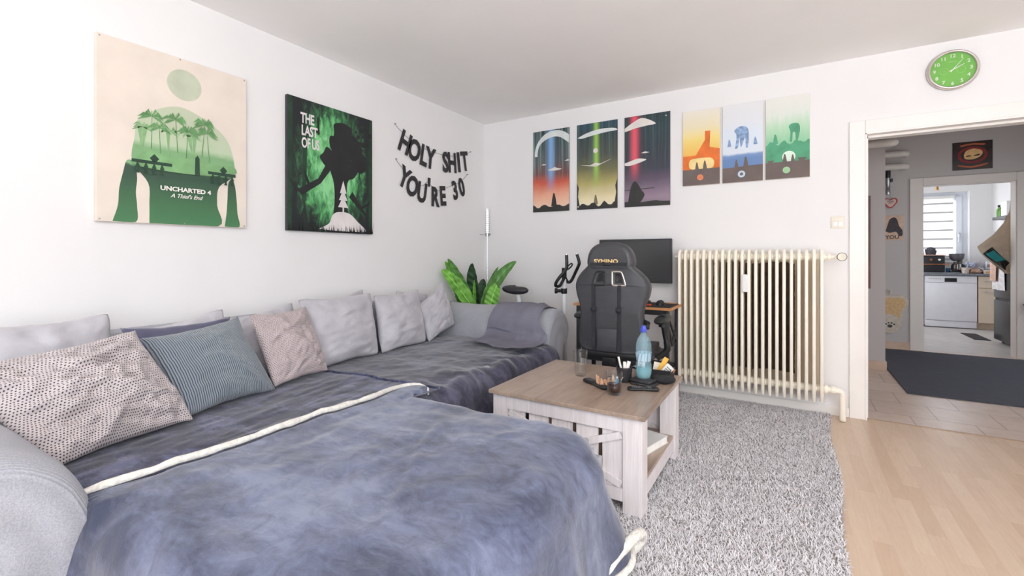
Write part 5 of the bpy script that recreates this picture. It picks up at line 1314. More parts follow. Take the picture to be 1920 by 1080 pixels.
for sy, dz in ((-1, .1), (1, -.1)):
    cr = part('crank', MB().tube([(.86, 3.68 + sy * .035, .26), (.86, 3.68 + sy * .055, .26), (.88, 3.68 + sy * .06, .26 + dz)], .010, 8), M_steel, bk_, True)
    part('pedal', MB().box(.845, .915, 3.68 + sy * .07 - (0 if sy > 0 else .06), 3.68 + sy * .07 + (.06 if sy > 0 else 0), .26 + dz - .01, .26 + dz + .01, bev=.005), M_black, cr, 'auto')

# ------------------------------------------------------------------ floor lamp in the corner
fl = root('floor_lamp', 'slim chrome floor lamp with a ribbed light tube standing in the room corner', 'lamp', (.19, 3.74, 0))
part('base', MB().lathe([(0, 0), (.11, 0), (.115, .006), (.10, .016), (.015, .022), (.010, .03), (0, .03)], 32), M_chrome, fl, True, local=True)
part('pole', MB().cyl((0, 0, .03), (0, 0, .98), .0085, 14).cyl((0, 0, .98), (0, 0, 1.335), .0055, 12), M_chrome, fl, 'auto', local=True)
mb = MB().lathe([(0, 1.335), (.011, 1.337), (.013, 1.345), (.013, 1.58), (.010, 1.588), (0, 1.59)], 20)
tt = NT('white light tube'); tt.set(Base_Color=tt.ramp(tt.noise(tt.coord(), 6), [(0, (250, 250, 248)), (1, (255, 255, 255))]), Roughness=.25, Emission_Color=(255, 255, 255), Emission_Strength=.35)
part('light_tube', mb, tt.m, fl, True, local=True)
for k in range(12):
    part('ring_fin', MB().lathe([(.0135, 0), (.026, 0), (.026, .003), (.0135, .003), (.0135, 0)], 24, T(0, 0, 1.36 + k * .0195), cap=False), thin_glass('frosted ring', (214, 214, 212), .8), fl, 'auto', local=True)
part('lamp_holder', MB().cyl((0, 0, 1.318), (0, 0, 1.348), .022, 20).cyl((-.02, -.01, 1.333), (-.07, -.03, 1.333), .003, 8).cyl((.02, .0, 1.335), (.04, 0.0, 1.335), .006, 8), M_steel, fl, 'auto', local=True)

# ------------------------------------------------------------------ potted banana plant
pp = root('potted_plant', 'broad leaved green banana plant behind the tipped cushion in the room corner', 'plant', (.27, 3.60, 0))
part('pot', MB().lathe([(0, .002), (.095, .002), (.10, .01), (.125, .24), (.13, .25), (.118, .25), (.10, .20), (0, .20)], 32, T(.27, 3.60, 0), cap=False), plain('grey pot', (120, 118, 116), .6), pp, 'auto')
part('soil', MB().lathe([(0, .215), (.113, .213)], 24, T(.27, 3.60, 0)), plain('soil', (70, 52, 40), .95, var=.3, scale=60), pp)
def leaf_mat(name, c):
    t = NT(name); tc = t.n('ShaderNodeTexCoord'); s3 = t.sep(tc.outputs['UV'])
    ax = t.math('ABSOLUTE', t.math('SUBTRACT', s3[0], .5))
    vein = t.math('SINE', t.math('MULTIPLY', t.math('ADD', s3[1], t.math('MULTIPLY', ax, -.35)), 170))
    n = t.noise(t.coord(), 14, 4)
    col = t.ramp(n, [(.3, tuple(x * .82 for x in c)), (.7, tuple(min(255, x * 1.1) for x in c))])
    col = t.mix(t.math('LESS_THAN', ax, .022), col, tuple(min(255, x * 1.35) for x in c))
    t.set(Base_Color=col, Roughness=.42, Subsurface_Weight=.0); t.bump(vein, .10, .002); return t.m
L1, L2, L3 = leaf_mat('bright leaf', (116, 176, 70)), leaf_mat('mid leaf', (86, 136, 62)), leaf_mat('dark leaf', (46, 74, 46))
def leaf(base, mid, tip, W, mat, face=(0.5, -.85, .2), curl=.15, wob=0.0, seed=0, pt=.55):
    B, Mi, Tp = map(Vector, (base, mid, tip)); F_ = Vector(face).normalized()
    root_pt = Vector((.27, 3.60, .22))
    st = [root_pt, root_pt.lerp(B, .6) + Vector((0, 0, .02)), B]
    part('leaf_stalk', MB().tube(rope([tuple(p) for p in st], 0, 14), [.009] * 8 + [.006] * 7, 8), L2, pp, True)
    def c(t): return B * (1 - t) ** 2 + Mi * 2 * t * (1 - t) + Tp * t * t
    def fn(u, v):
        p = c(v); d = (c(min(1, v + .01)) - c(max(0, v - .01))).normalized(); s = d.cross(F_).normalized(); nn = s.cross(d).normalized()
        w = W * (math.sin(math.pi * min(1, (v * .97 + .03)) ** .8) ** pt) * (1 + wob * math.sin(v * 23 + seed) * .5)
        if v > .98: w *= .3
        a = (u - .5) * 2
        return p + s * a * w + nn * (curl * w * a * a + .004 * math.sin(v * 40 + a * 3))
    o = part('leaf', MB().grid(fn, 10, 34, uv=(1, 1)), mat, pp, True)
    sm = o.modifiers.new('thick', 'SOLIDIFY'); sm.thickness = .0012
leaf((.235, 3.48, .60), (.13, 3.33, .88), (.062, 3.20, 1.0), 0.065, L1, (.8, -.6, .25), .3, .12, 1)
leaf((.215, 3.50, .62), (.12, 3.36, .92), (.10, 3.24, 1.10), 0.046, L2, (.8, -.5, .1), .4, .06, 2)
leaf((.20, 3.47, .66), (.09, 3.33, .92), (.07, 3.24, 1.075), 0.049, L1, (.9, -.4, .3), .2, .22, 3)
leaf((.16, 3.60, .62), (.13, 3.55, .88), (.19, 3.49, 1.055), 0.057, L3, (.4, -.9, .1), .35, .05, 4)
leaf((.22, 3.50, .62), (.25, 3.46, .78), (.285, 3.39, .905), 0.016, L1, (.2, -1, 0), 1.2, 0, 5)
leaf((.21, 3.60, .62), (.18, 3.64, .80), (.175, 3.70, .90), 0.049, L3, (.4, -.9, .1), .3, .05, 6)
leaf((.29, 3.52, .62), (.40, 3.54, .93), (.595, 3.62, 1.075), 0.057, L2, (.5, -.85, .3), .3, .05, 7)
leaf((.235, 3.62, .66), (.26, 3.66, .86), (.32, 3.74, 1.02), 0.022, L2, (.6, -.7, .3), .6, 0, 8)
leaf((.365, 3.52, .60), (.40, 3.50, .76), (.435, 3.56, .875), 0.068, L1, (.3, -1, .2), .12, .03, 9, .42)
leaf((.17, 3.50, .60), (.12, 3.42, .72), (.10, 3.34, .80), 0.061, L2, (.8, -.5, .3), .2, .05, 10)
# ------------------------------------------------------------------ hall
m_hp = plain('cream pipe enamel', (212, 204, 196), .45, var=.02)
solo('heating_pipe', MB().tube(rope([(3.02, 5.68, 2.215), (3.45, 5.68, 2.215), (3.54, 5.68, 2.215), (3.585, 5.70, 2.22), (3.60, 5.76, 2.23), (3.60, 6.4, 2.32), (3.60, 7.12, 2.44)], 0, 50), .036, 16).cyl((3.2, 5.68, 2.215), (3.2, 5.749, 2.215), .012), m_hp, 'cream heating pipe high up running across the hall wall then turning back', 'pipe', (3.3, 5.68, 2.18), True)
for z, lb in ((2.335, 'upper cream pipe end curving into the hall wall left of the kitchen door'), (2.185, 'lower cream pipe end curving into the hall wall left of the kitchen door')):
    solo('heating_pipe', MB().tube(rope([(3.54, 7.06, z), (3.80, 7.06, z), (3.86, 7.06, z), (3.90, 7.075, z), (3.915, 7.11, z), (3.915, 7.155, z)], 0, 36), .038, 16), m_hp, lb, 'pipe', (3.7, 7.06, z - .04), True, 'cream wall pipes above the hanging signs')
hr = root('hall_runner', 'dark slate grey carpet covering most of the hall floor', 'rug', (4.5, 5.96, 0))
t = NT('slate carpet'); n = t.noise(t.coord('Object', (1, 6, 1)), 5, 6, .65); f = t.noise(t.coord(), 260, 2)
t.set(Base_Color=t.mix(.4, t.ramp(n, [(.3, (58, 60, 70)), (.7, (80, 82, 94))]), t.ramp(f, [(.3, (44, 46, 54)), (.7, (98, 100, 112))])), Roughness=.95); t.bump(f, .5, .003)
part('carpet', MB().box(3.562, 5.42, 4.88, 7.04, .0, .010, bev=.003), t.m, hr)
# skull-free generic sign: dark board with pale oval motif and ring
sg = root('metal_sign', 'dark metal sign with pale oval motif and red ring above the kitchen doorway', 'sign', (4.50, 7.15, 2.10))
Mg = on_back(0, 0, 0)
part('sign_plate', MB().box(-.165, .165, 0, .318, 0, .006, Mg, bev=.002), plain('rusty black plate', (46, 34, 32), .5, var=.3, scale=14), sg, 'auto', local=True)
mb = MB(); m1, m2, m3 = plain('sign red ink', (128, 34, 36), .6, var=.15, scale=20), plain('sign bone ink', (222, 178, 122), .6, var=.08, scale=20), plain('sign orange ink', (176, 92, 56), .6)
mb.addmesh(shape([circ(0, .165, .125, 36, .095), circ(0, .165, .098, 36, .070)], .0002), Mg @ T(0, 0, .0064), 0)
mb.addmesh(shape([soft([(-.07, .17), (-.05, .215), (.01, .235), (.07, .215), (.085, .18), (.06, .14), (.0, .115), (-.06, .125)])], .0002), Mg @ T(0, 0, .0067), 1)
mb.addmesh(shape([soft([(-.055, .158), (-.02, .162), (-.01, .152), (-.045, .148)]), soft([(.01, .158), (.055, .172), (.06, .158), (.02, .150)])], .0002), Mg @ T(0, 0, .0071), 3)
part('printed_motif', mb, [m1, m2, m3, M_black], sg, local=True)
for s, z, c in (('CAFE', .275, m1), ('OPEN AT NIGHT', .045, m3)):
    pass
part('lettering_band', MB().addmesh(shape([soft([(-.09, .262), (0, .278), (.09, .266), (.10, .285), (0, .297), (-.10, .282)]), soft([(-.12, .062), (0, .04), (.12, .066), (.11, .045), (0, .02), (-.11, .042)])], .0002), Mg @ T(0, 0, .0066)), m3, sg, label='rust coloured bands', local=True)
# YOU sign (figure replaced by a plain dark shape)
yo = root('metal_sign', 'tan metal sign with dark shape and YOU lettering on the hall wall', 'sign', (3.80, 7.15, 1.312))
part('sign_plate', MB().addmesh(shape([soft([(-.095, .0), (.095, .0), (.10, .008), (.10, .29), (.092, .298), (-.092, .298), (-.10, .29), (-.10, .008)], 2)], .002), Mg @ T(0, 0, .003)), plain('tan enamel', (196, 164, 142), .5, var=.1, scale=14), yo, local=True)
mb = MB().addmesh(shape([soft([(-.07, .11), (-.05, .18), (-.03, .25), (.01, .275), (.04, .25), (.06, .17), (.088, .12), (.09, .06), (.06, .05), (.03, .10), (-.03, .09)])], .0002), Mg @ T(0, 0, .0056))
part('printed_motif', mb, plain('soot ink', (54, 46, 50), .6, var=.2, scale=30), yo, local=True)
part('lettering', MB().addmesh(text('YOU', .062, .0002, .0016, 1.0), Mg @ T(-.005, .035, .0060)), plain('brown black ink', (70, 54, 50), .6), yo, label='dark YOU lettering', local=True)
# red heart sign
hs = root('heart_sign', 'small red heart shaped sign with pale writing on the hall wall', 'sign', (3.775, 7.13, 1.70))
ht = [(0, 0), (.045, .04), (.068, .085), (.055, .115), (.025, .12), (0, .10), (-.025, .12), (-.055, .115), (-.068, .085), (-.045, .04)]
part('heart_plate', MB().addmesh(shape([ht], .003, .001, True), Mg @ T(0, 0, 0)), plain('heart red', (170, 48, 48), .5), hs, 'auto', local=True)
mb = MB().addmesh(shape([[(a * .78, b * .78 + .014) for a, b in ht]], .0002, 0, True), Mg @ T(0, 0, .0046))
part('heart_panel', mb, plain('heart pale', (206, 178, 168), .6), hs, local=True)
for k, (s, z) in enumerate(((.030, .092), (.034, .074), (.022, .056))): part('writing_line', MB().addmesh(shape([[(-s, 0), (-s * .4, .004), (0, .001), (s * .5, .005), (s, .001), (s, .007), (s * .5, .011), (0, .007), (-s * .4, .010), (-s, .006)]], .0002), Mg @ T(0, z, .0052)), plain('brown black ink', (70, 54, 50), .6), hs, local=True)
part('hanging_cord', MB().tube([(0, 0, .115), (.002, .012, .25), (0, .019, .35)], .0015, 6), plain('cord', (180, 170, 160), .8), hs, True, local=True)
# black and silver lightsaber hilt hanging above the heart
hb = root('lightsaber_hilt', 'black and silver torch-like handle hung upright above the heart sign', 'lightsaber', (3.752, 7.125, 1.865))
part('grip', MB().lathe([(0, 0), (.020, 0), (.022, .01), (.022, .06), (.017, .07), (.017, .12), (.020, .13), (.020, .20)], 20, T(0, 0, 0)), M_steel, hb, 'auto', 'silver grip', local=True)
part('barrel', MB().lathe([(.023, .2005), (.025, .21), (.025, .30), (.021, .325), (0, .325)], 20), M_black, hb, 'auto', local=True)
part('switch_box', MB().box(.021, .045, -.012, .012, .15, .19, bev=.003), M_blackm, hb, 'auto', local=True)
part('wall_hook', MB().cyl((0, .02, .27), (0, .025, .27), .02), M_steel, hb, local=True)
# cat scratch mat
cs = root('scratching_mat', 'beige wall scratching mat with black paw print beside the kitchen door', 'scratching mat', (3.78, 7.15, .18))
ol_ = soft([(-.13, .13), (-.15, .26), (-.15, .42), (-.10, .47), (0, .455), (.09, .465), (.15, .43), (.158, .36), (.12, .28), (.105, .18), (.08, .07), (.0, .01), (-.09, .03)], 6)
part('mat_base', MB().addmesh(shape([ol_], .006, .006), Mg @ T(0, 0, .0125)), plain('greige plush', (196, 184, 170), .95, var=.06, scale=30), cs, 'auto', local=True)
part('sisal_panel', MB().addmesh(shape([soft([(-.11, .20), (-.125, .30), (-.12, .41), (-.08, .44), (0, .43), (.08, .44), (.125, .41), (.13, .35), (.095, .28), (.075, .20), (.02, .235), (-.05, .235)], 5)], .002), Mg @ T(0, 0, .0255)), plain('sisal weave', (206, 172, 128), .95, var=.06, scale=40, bump=.6, bscale=200), cs, local=True, label='tan sisal panel')
for a, b, r in ((-.038, .115, .011), (-.012, .13, .011), (.016, .13, .011), (.04, .115, .011), (0, .092, .024)): part('paw_print', MB().addmesh(shape([circ(a - .01, b, r, 16, r * .8)], .0006), Mg @ T(0, 0, .0252)), M_black, cs, local=True)
part('hanging_loop', MB().tube(rope([(-.02, -.02, .46), (.0, -.015, .50), (-.01, -.012, .53), (-.04, -.02, .52), (-.07, -.02, .49)], 0, 20), .006, 8), plain('greige plush', (196, 184, 170), .95), cs, True, local=True)
solo('picture_frame', MB().box(3.300, 3.422, 5.722, 5.75, .80, 1.72, bev=.003), plain('dark brown frame wood', (96, 62, 54), .5, var=.1), 'tall dark brown framed board on the hall wall just inside the doorway', 'picture frame', (3.36, 5.75, .80))
# small brown shelf on the hall wall right of the kitchen door
solo('wall_shelf', MB().box(4.90, 5.25, 6.96, 7.149, .585, .605, bev=.004).box(4.97, 4.99, 7.02, 7.149, .50, .585).box(5.17, 5.19, 7.02, 7.149, .50, .585), plain('mahogany brown', (104, 58, 50), .45), 'little brown wall shelf right of the kitchen doorway', 'shelf', (5.07, 7.05, .5))

# ------------------------------------------------------------------ kitchen
m_cab = plain('cream cabinet front', (216, 200, 180), .4, var=.015)
M_kick = plain('beige plinth', (196, 178, 158), .5)
def cabinet(label, x0, x1, drawer=True, hx=None):
    r = root('base_cabinet', label, 'cabinet', ((x0 + x1) / 2, 9.9, 0), 'cream kitchen base cabinets')
    part('body', MB().box(x0, x1, 9.62, 10.19, .10, .812), m_cab, r)
    part('plinth', MB().box(x0, x1, 9.66, 10.15, .002, .10), M_kick, r)
    def hnd(z, xa, xb, p): part('handle', MB().tube(rope([(xa, 9.60, z), (xa + .01, 9.575, z), (xb - .01, 9.575, z), (xb, 9.60, z)], 0, 16), .005, 8), M_chrome, p, True)
    zd = .63
    dr = part('drawer', MB().box(x0 + .003, x1 - .003, 9.60, 9.619, zd + .004, .808, bev=.002), m_cab, r)
    do = part('door', MB().box(x0 + .003, x1 - .003, 9.60, 9.619, .105, zd - .001, bev=.002), m_cab, r)
    a, b = hx or ((x0 + x1) / 2 - .06, (x0 + x1) / 2 + .06)
    hnd(.735, a, b, dr); hnd(.58, a, b, do)
cabinet('cream base cabinet with drawer right of the white dishwasher', 5.165, 5.465, hx=(5.22, 5.36))
cabinet('cream base cabinet at the left edge of the kitchen doorway view', 4.0, 4.49)
dw = root('dishwasher', 'white built-in dishwasher under the grey worktop seen through the doorways', 'dishwasher', (4.855, 9.9, 0))
m_dw = plain('white appliance enamel', (226, 226, 232), .35, var=.01)
part('housing', MB().box(4.555, 5.155, 9.63, 10.18, .03, .81), m_dw, dw)
part('door_panel', MB().box(4.558, 5.152, 9.60, 9.629, .115, .70, bev=.004), m_dw, dw, 'auto')
cp = part('control_panel', MB().box(4.558, 5.152, 9.60, 9.629, .703, .808, bev=.004), m_dw, dw, 'auto')
part('recessed_handle', MB().box(4.785, 4.925, 9.594, 9.5995, .715, .775, bev=.004), M_black, cp, 'auto', 'black handle recess')
for k in range(6): part('button', MB().box(4.60 + k * .026, 4.615 + k * .026, 9.597, 9.5995, .755, .765), plain('grey print', (170, 170, 178), .5), cp)
part('plinth', MB().box(4.558, 5.152, 9.615, 9.65, .012, .11, bev=.003), m_dw, dw, 'auto')
t = NT('grey granite worktop'); t.set(Base_Color=t.ramp(t.noise(t.coord(), 90, 4, .7), [(.35, (84, 88, 98)), (.65, (146, 150, 158))]), Roughness=.3)
solo('worktop', MB().box(3.9, 5.48, 9.57, 10.19, .8145, .848, bev=.004), t.m, 'speckled grey stone worktop over the dishwasher and cabinets', 'worktop', (4.7, 9.9, .81), 'auto')
ZW = .8485
# roller blind
t = NT('zebra blind fabric'); z = t.sep(t.coord())[2]
sn = t.math('SINE', t.math('MULTIPLY', z, 6.283 / .148)); 
t.set(Base_Color=t.ramp(t.math('ADD', t.math('MULTIPLY', sn, .5), .5), [(.80, (240, 240, 240)), (.95, (176, 172, 172))]), Roughness=.9)
trn = t.n('ShaderNodeBsdfTranslucent'); trn.inputs[0].default_value = (.95, .95, .96, 1); mx = t.n('ShaderNodeMixShader')
t.l(t.ramp(t.math('ADD', t.math('MULTIPLY', sn, .5), .5), [(.80, (205, 205, 205)), (.95, (110, 110, 110))]), mx.inputs[0]); t.l(t.b.outputs[0], mx.inputs[1]); t.l(trn.outputs[0], mx.inputs[2]); t.l(mx.outputs[0], t.out.inputs[0])
bl = root('roller_blind', 'white striped day and night roller blind in the kitchen window', 'blind', (4.5, 10.28, 2.10))
part('blind_fabric', MB().box(4.0, 5.03, 10.272, 10.275, 1.09, 2.075), t.m, bl)
part('blind_cassette', MB().box(3.98, 5.05, 10.25, 10.30, 2.07, 2.12, bev=.008), M_white, bl, 'auto')
part('bottom_bar', MB().box(4.0, 5.03, 10.265, 10.285, 1.075, 1.092, bev=.004), M_white, bl, 'auto')
# tabletop oven
ov = root('table_oven', 'black oven with copper trim standing on the worktop at the left', 'oven', (4.62, 9.86, ZW))
m_cop = plain('copper trim', (206, 132, 92), .3, .7, var=.05); m_ob = plain('black oven enamel', (40, 38, 42), .4)
part('oven_body', MB().box(-.20, .20, -.13, .15, .012, .272, bev=.015), m_ob, ov, 'auto', local=True)
part('lid_trim', MB().box(-.205, .205, -.138, .15, .274, .286, bev=.003), m_cop, ov, 'auto', 'copper trim', local=True)
part('door_trim', MB().box(-.20, .20, -.140, -.131, .13, .142, bev=.002).cyl((.17, -.15, .136), (.24, -.15, .136), .010), m_cop, ov, 'auto', 'copper trim', local=True)
for x in (.03, .13): part('knob', MB().cyl((x, -.131, .21), (x, -.15, .21), .016, 16), m_cop if x < .1 else M_white, ov, 'auto', local=True)
for x in (-.17, .17): part('foot', MB().cyl((x, 0, 0), (x, 0, .012), .015), M_black, ov, local=True)
kb_ = root('wire_basket', 'dark grey basket with a crumpled cloth on top of the black oven', 'basket', (4.67, 9.84, ZW + .2865))
part('basket_body', MB().lathe([(0, .001), (.06, .001), (.075, .07), (.078, .072), (.072, .072), (.058, .006), (0, .006)], 24, cap=False), plain('dark grey basket', (66, 64, 72), .6), kb_, 'auto', local=True)
def lump(u, v, r=.06, s=3): a = u * 2 * math.pi; b = v * math.pi / 2; q = r * (1 + .5 * noise.noise(Vector((math.cos(a) * s, math.sin(a) * s, b * 2)))); return (q * math.cos(a) * math.cos(b), q * math.sin(a) * math.cos(b), .06 + q * .9 * math.sin(b))
part('cloth', MB().grid(lambda u, v: lump(u, v), 26, 12), plain('slate cloth', (82, 80, 92), .9), kb_, True, local=True)
solo('small_jug', MB().lathe([(0, 0), (.03, 0), (.033, .01), (.03, .05), (.034, .055), (0, .055)], 20, T(4.555, 9.82, ZW + .287)), M_white, 'small white jug beside the basket on the oven', 'jug', (4.555, 9.82, ZW + .287), 'auto')
solo('baking_tray', MB().box(4.36, 4.98, 9.66, 9.719, ZW, ZW + .012, bev=.004), M_steel, 'flat steel tray lying in front of the black oven', 'tray', (4.67, 9.69, ZW), 'auto')
solo('drinking_glass', MB().lathe([(.028, .001), (.031, .075), (.0295, .075), (.0265, .003), (0, .003)], 24, T(4.868, 9.80, ZW + .0)), thin_glass('bluish glass', (190, 214, 232), .8), 'blue tinted glass between the oven and the coffee maker', 'glass', (4.868, 9.80, ZW), True)
# coffee maker
cm = root('coffee_maker', 'black and steel filter coffee maker in front of the kitchen window', 'coffee maker', (4.98, 9.85, ZW))
part('base', MB().box(-.075, .075, -.09, .09, .001, .025, bev=.008), M_black, cm, 'auto', local=True)
part('column', MB().box(.02, .075, .03, .09, .025, .20, bev=.008), plain('grey housing', (104, 102, 108), .35, .3), cm, 'auto', local=True)
part('filter_holder', MB().lathe([(.04, .185), (.06, .20), (.085, .235), (.092, .30), (.088, .305), (0, .305)], 32), plain('grey housing', (104, 102, 108), .35, .3), cm, 'auto', local=True)
jug = part('jug', MB().lathe([(.0, .027), (.055, .027), (.066, .05), (.066, .11), (.045, .165), (.03, .178), (0, .178)], 28, T(-.005, -.02, 0)), plain('smoked jug', (70, 62, 60), .15, .2), cm, 'auto', local=True)
part('jug_handle', MB().tube(rope([(.05, -.045, .15), (.10, -.06, .14), (.105, -.06, .09), (.06, -.045, .06)], 0, 16), .007, 8).box(-.015, .03, -.092, -.086, .05, .14, bev=.002), M_chrome, jug, True, local=True)
solo('plant_pot', MB().lathe([(0, 0), (.038, 0), (.050, .09), (.046, .09), (.036, .01), (0, .01)], 24, T(5.045, 9.70, ZW)), plain('speckled cream pot', (204, 192, 184), .7, var=.15, scale=60), 'small cream pot in front of the coffee maker', 'pot', (5.045, 9.70, ZW), 'auto')
GK = 'groceries piled on the right end of the worktop'
def bag(label, x, y, z, sx, sy, sz, c, c2, seed, name='food_bag', cat='bag'):
    def fn(u, v):
        a = u * 2 * math.pi; b = (v - .5) * math.pi; q = 1 + .35 * noise.noise(Vector((math.cos(a) * 2 + seed, math.sin(a) * 2, b * 1.5)))
        cb = max(0, math.cos(b)) ** .6
        return (sx * q * math.cos(a) * cb, sy * q * math.sin(a) * cb, max(sz + sz * q * math.sin(b), 0))
    t = NT('%s film %d' % (name, seed)); t.set(Base_Color=t.ramp(t.noise(t.coord(), 26, 3, .6), [(.42, c), (.52, c2), (.60, c)]), Roughness=.3)
    return solo(name, MB().grid(fn, 24, 14, T(x, y, z)), t.m, label, cat, (x, y, z), True, GK)
def carton(label, x, y, z, sx, sy, sz, c, c2, rz=0, ry=0, name='food_box', cat='box'):
    M = T(x, y, z) @ Matrix.Rotation(R(rz), 4, 'Z') @ Matrix.Rotation(R(ry), 4, 'Y')
    r = MB().box(-sx, sx, -sy, sy, 0, sz * 2, M, bev=.003).box(-sx * .9, sx * .9, -sy - .0012, -sy - .0002, sz * .5, sz * 1.3, M, mi=1)
    return solo(name, r, [plain('carton %s' % (c,), c, .5), plain('carton %s' % (c2,), c2, .5)], label, cat, (x, y, z), 'auto', GK)
bag('blue and white plastic bag lying over the groceries beside the coffee maker', 5.115, 9.86, ZW + .085, .075, .05, .04, (226, 232, 240), (54, 96, 186), 1)
bag('clear bag of brown bread rolls on the worktop', 5.155, 9.72, ZW, .07, .05, .036, (196, 160, 138), (150, 110, 90), 2)
bag('pale plastic bag standing behind the bread rolls', 5.27, 9.98, ZW, .085, .05, .085, (206, 200, 206), (180, 174, 184), 3)
carton('white carton with brown band standing at the right end of the worktop', 5.375, 9.88, ZW + .062, .055, .03, .06, (214, 220, 226), (150, 120, 122))
carton('flat box with orange print at the right front of the worktop', 5.335, 9.70, ZW, .085, .05, .028, (214, 204, 196), (214, 150, 66))
carton('flat blue box underneath the white carton', 5.355, 9.86, ZW, .09, .055, .030, (84, 112, 150), (220, 224, 226))
bag('small dark bag between the groceries', 5.245, 9.80, ZW, .04, .03, .05, (60, 56, 70), (208, 204, 206), 7)
# fridge
fr_ = root('fridge', 'slim dark steel fridge freezer at the right behind the hanging apron', 'fridge', (5.24, 8.12, 0))
m_fr = plain('dark brushed steel', (78, 78, 82), .32, .75, var=.03, scale=3); m_fs = plain('fridge side', (54, 54, 58), .45, .3)
part('cabinet', MB().box(5.055, 5.47, 7.84, 8.40, .03, 1.44, bev=.01), m_fs, fr_, 'auto')
part('freezer_door', MB().box(5.008, 5.052, 7.84, 8.40, .04, .555, bev=.012), m_fr, fr_, 'auto')
part('fridge_door', MB().box(5.008, 5.052, 7.84, 8.40, .585, 1.44, bev=.012), m_fr, fr_, 'auto')
part('grip_recess', MB().box(5.02, 5.05, 7.86, 8.38, .557, .583), M_black, fr_)
for (x, y) in ((5.09, 7.88), (5.09, 8.36), (5.43, 7.88), (5.43, 8.36)): part('foot', MB().cyl((x, y, .001), (x, y, .03), .015), M_black, fr_)
part('socket_plug', MB().box(5.08, 5.12, 7.80, 7.838, .18, .27, bev=.006), M_white, fr_, 'auto', 'white plug on the side')
def towel(label, y0, y1, z0, z1, c, seed, off):
    def fn(u, v): return (4.992 - off - .012 * math.sin(u * 9 + seed) * (1 - v) - .004, y0 + (y1 - y0) * u, z0 + (z1 - z0) * v)
    mb = MB().grid(fn, 16, 16).grid(lambda u, v: (lambda p: (p[0] + .004, p[1], p[2]))(fn(1 - u, v)), 16, 16)
    solo('tea_towel', mb, plain('towel %s' % (c,), c, .95, var=.08, scale=20, bump=.4, bscale=200), label, 'towel', (4.99, (y0 + y1) / 2, z0), True)
towel('peach tea towel hanging on the fridge door', 8.14, 8.385, .80, 1.13, (206, 172, 156), 1, .022)
towel('white tea towel hanging on the fridge door below the peach one', 7.99, 8.36, .69, 1.06, (222, 218, 220), 4, .0)
solo('door_mat', MB().box(4.84, 5.0, 8.45, 9.05, 0.0, .008), plain('black patterned mat', (48, 44, 48), .9, var=.5, scale=60), 'small black mat on the kitchen floor beside the fridge', 'mat', (4.92, 8.75, 0))
# apron / bag hanging at the jamb
hk = solo('wall_hook', MB().box(4.852, 4.90, 7.286, 7.292, 1.74, 1.80).tube(rope([(4.876, 7.29, 1.79), (4.876, 7.335, 1.782), (4.876, 7.35, 1.80), (4.876, 7.35, 1.815)], 0, 12), .005, 8), m_cop, 'copper hook high beside the kitchen doorway holding the apron', 'hook', (4.876, 7.29, 1.74), True)
apr = root('hanging_apron', 'cream cotton apron with black and teal patch hanging at the kitchen doorway', 'apron', (4.85, 7.37, .92))
m_ap = plain('cream cotton', (204, 186, 164), .9, var=.05, scale=10, bump=.4, bscale=260)
# outline sampled as left edge and right edge for height fractions
LE = [(1.77, 4.872), (1.63, 4.862), (1.50, 4.818), (1.37, 4.74), (1.28, 4.655), (1.23, 4.603), (1.175, 4.622), (1.12, 4.655), (1.06, 4.705), (1.00, 4.755), (.955, 4.80), (.92, 4.825)]
def le(z):
    for (z1, x1), (z0, x0) in zip(LE, LE[1:]):
        if z <= z1 and z >= z0: return x0 + (x1 - x0) * (z - z0) / (z1 - z0)
    return LE[-1][1]
def apf(u, v, o=0.0):
    z = .92 + v * .85; a = le(z); b = 4.892 - .012 * (z > 1.7); b += .02 * math.sin(max(0, 1.5 - z) * 3); x = a + (b - a) * u
    w = b - a
    y = 7.37 + .035 * math.sin(u * 5 + v * 3) * min(1, w * 5) + .03 * u * (1 - v) * math.sin(u * 14) + .05 * (1 - v) * u
    return (x, y + o, z - .03 * u * (1 - v) * 0 + .05 * (u - .5) * (1 - v) * 0)
part('apron_cloth', MB().grid(lambda u, v: apf(u, v), 40, 60).grid(lambda u, v: apf(1 - u, v, .004), 40, 60), m_ap, apr, True)
def on_ap(x, z, o=-.004):
    a = le(z); b = 4.892 + .02 * math.sin(max(0, 1.5 - z) * 3); u = (x - a) / (b - a); p = apf(u, (z - .92) / .85); return (p[0], p[1] + o, p[2])
def patch(name, quad, mat, o, lb=None, n=10, mask=None):
    (a, b, c, d) = quad
    def fn(u, v):
        x = a[0] * (1 - u) * (1 - v) + b[0] * u * (1 - v) + c[0] * u * v + d[0] * (1 - u) * v
        z = a[1] * (1 - u) * (1 - v) + b[1] * u * (1 - v) + c[1] * u * v + d[1] * (1 - u) * v
        return on_ap(x, z, o)
    part(name, MB().grid(fn, n, n), mat, apr, True, lb)
patch('patch', ((4.835, .955), (4.858, 1.045), (4.722, 1.225), (4.652, 1.145)), M_black, -.0035, 'black patch')
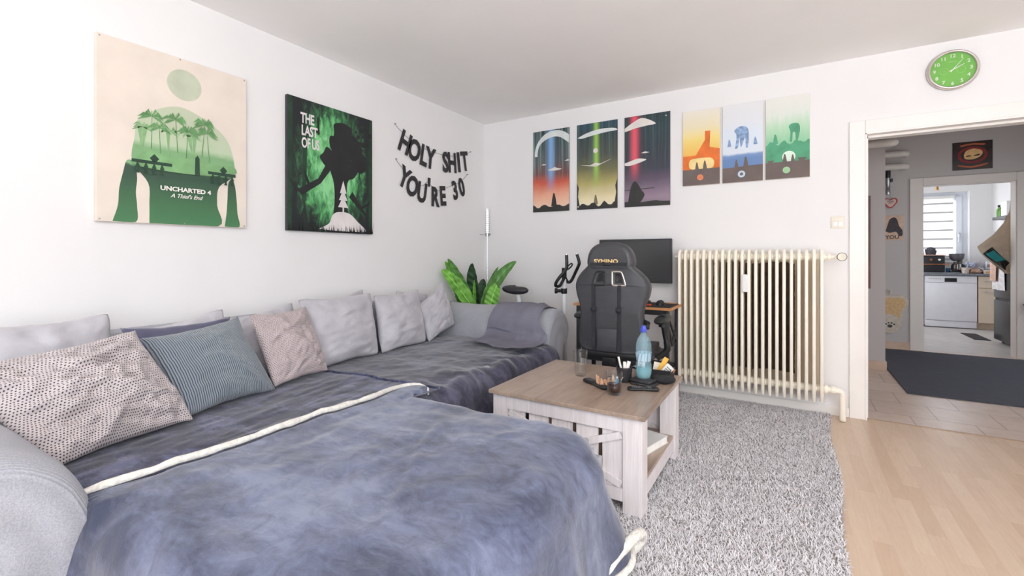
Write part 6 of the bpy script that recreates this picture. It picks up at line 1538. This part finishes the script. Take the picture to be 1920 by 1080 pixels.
patch('patch_print', ((4.765, 1.055), (4.835, 1.075), (4.735, 1.185), (4.675, 1.140)), plain('teal print', (40, 148, 150), .7), -.0060, 'teal wave print')
patch('apron_tie', ((4.872, 1.02), (4.892, 1.02), (4.886, 1.64), (4.872, 1.64)), plain('printed strap', (160, 146, 126), .9, var=.3, scale=24), -.0035, 'narrow printed strap')
# spray bottles on the far kitchen wall
sr = root('wall_rack', 'white wall rack holding bottles above the fridge', 'rack', (5.45, 9.5, 1.68))
part('rack_tray', MB().box(5.37, 5.483, 9.28, 9.80, 1.66, 1.672).box(5.37, 5.374, 9.28, 9.80, 1.672, 1.70), M_blackm, sr)
part('rack_back', MB().box(5.476, 5.483, 9.28, 9.80, 1.66, 1.80), M_white, sr)
solo('paper_carton', MB().box(5.38, 5.47, 9.29, 9.50, 1.673, 1.91, bev=.004), M_white, 'white box on the wall rack in the kitchen', 'box', (5.42, 9.4, 1.673))
for i, (y, h_, lb) in enumerate(((9.72, .21, 'green spray bottle at the left end of the wall rack'), (9.62, .17, 'green bottle next to the white box on the wall rack'))):
    sb = root('spray_bottle', lb, 'bottle', (5.42, y, 1.673), 'green bottles on the wall rack')
    part('bottle_body', MB().lathe([(0, 0), (.028, 0), (.030, .01), (.030, h_ * .6), (.012, h_ * .8), (.012, h_ * .85), (0, h_ * .85)], 20), plain('green bottle plastic', (112, 160, 78), .3, var=.2, scale=30), sb, 'auto', local=True)
    part('bottle_cap', MB().lathe([(0, h_ * .86), (.015, h_ * .86), (.015, h_), (0, h_)], 14), M_black, sb, 'auto', local=True)
# hanging strip
solo('hanging_strip', MB().cyl((4.475, 8.5, 2.24), (4.475, 8.5, 2.60), .002, 6).cyl((4.475, 8.5, 2.06), (4.475, 8.5, 2.24), .016, 14).cyl((4.475, 8.5, 2.03), (4.475, 8.5, 2.059), .019, 14), plain('amber paper', (206, 160, 92), .5), 'amber paper strip hanging from the kitchen ceiling', 'hanging strip', (4.475, 8.5, 2.03), 'auto')
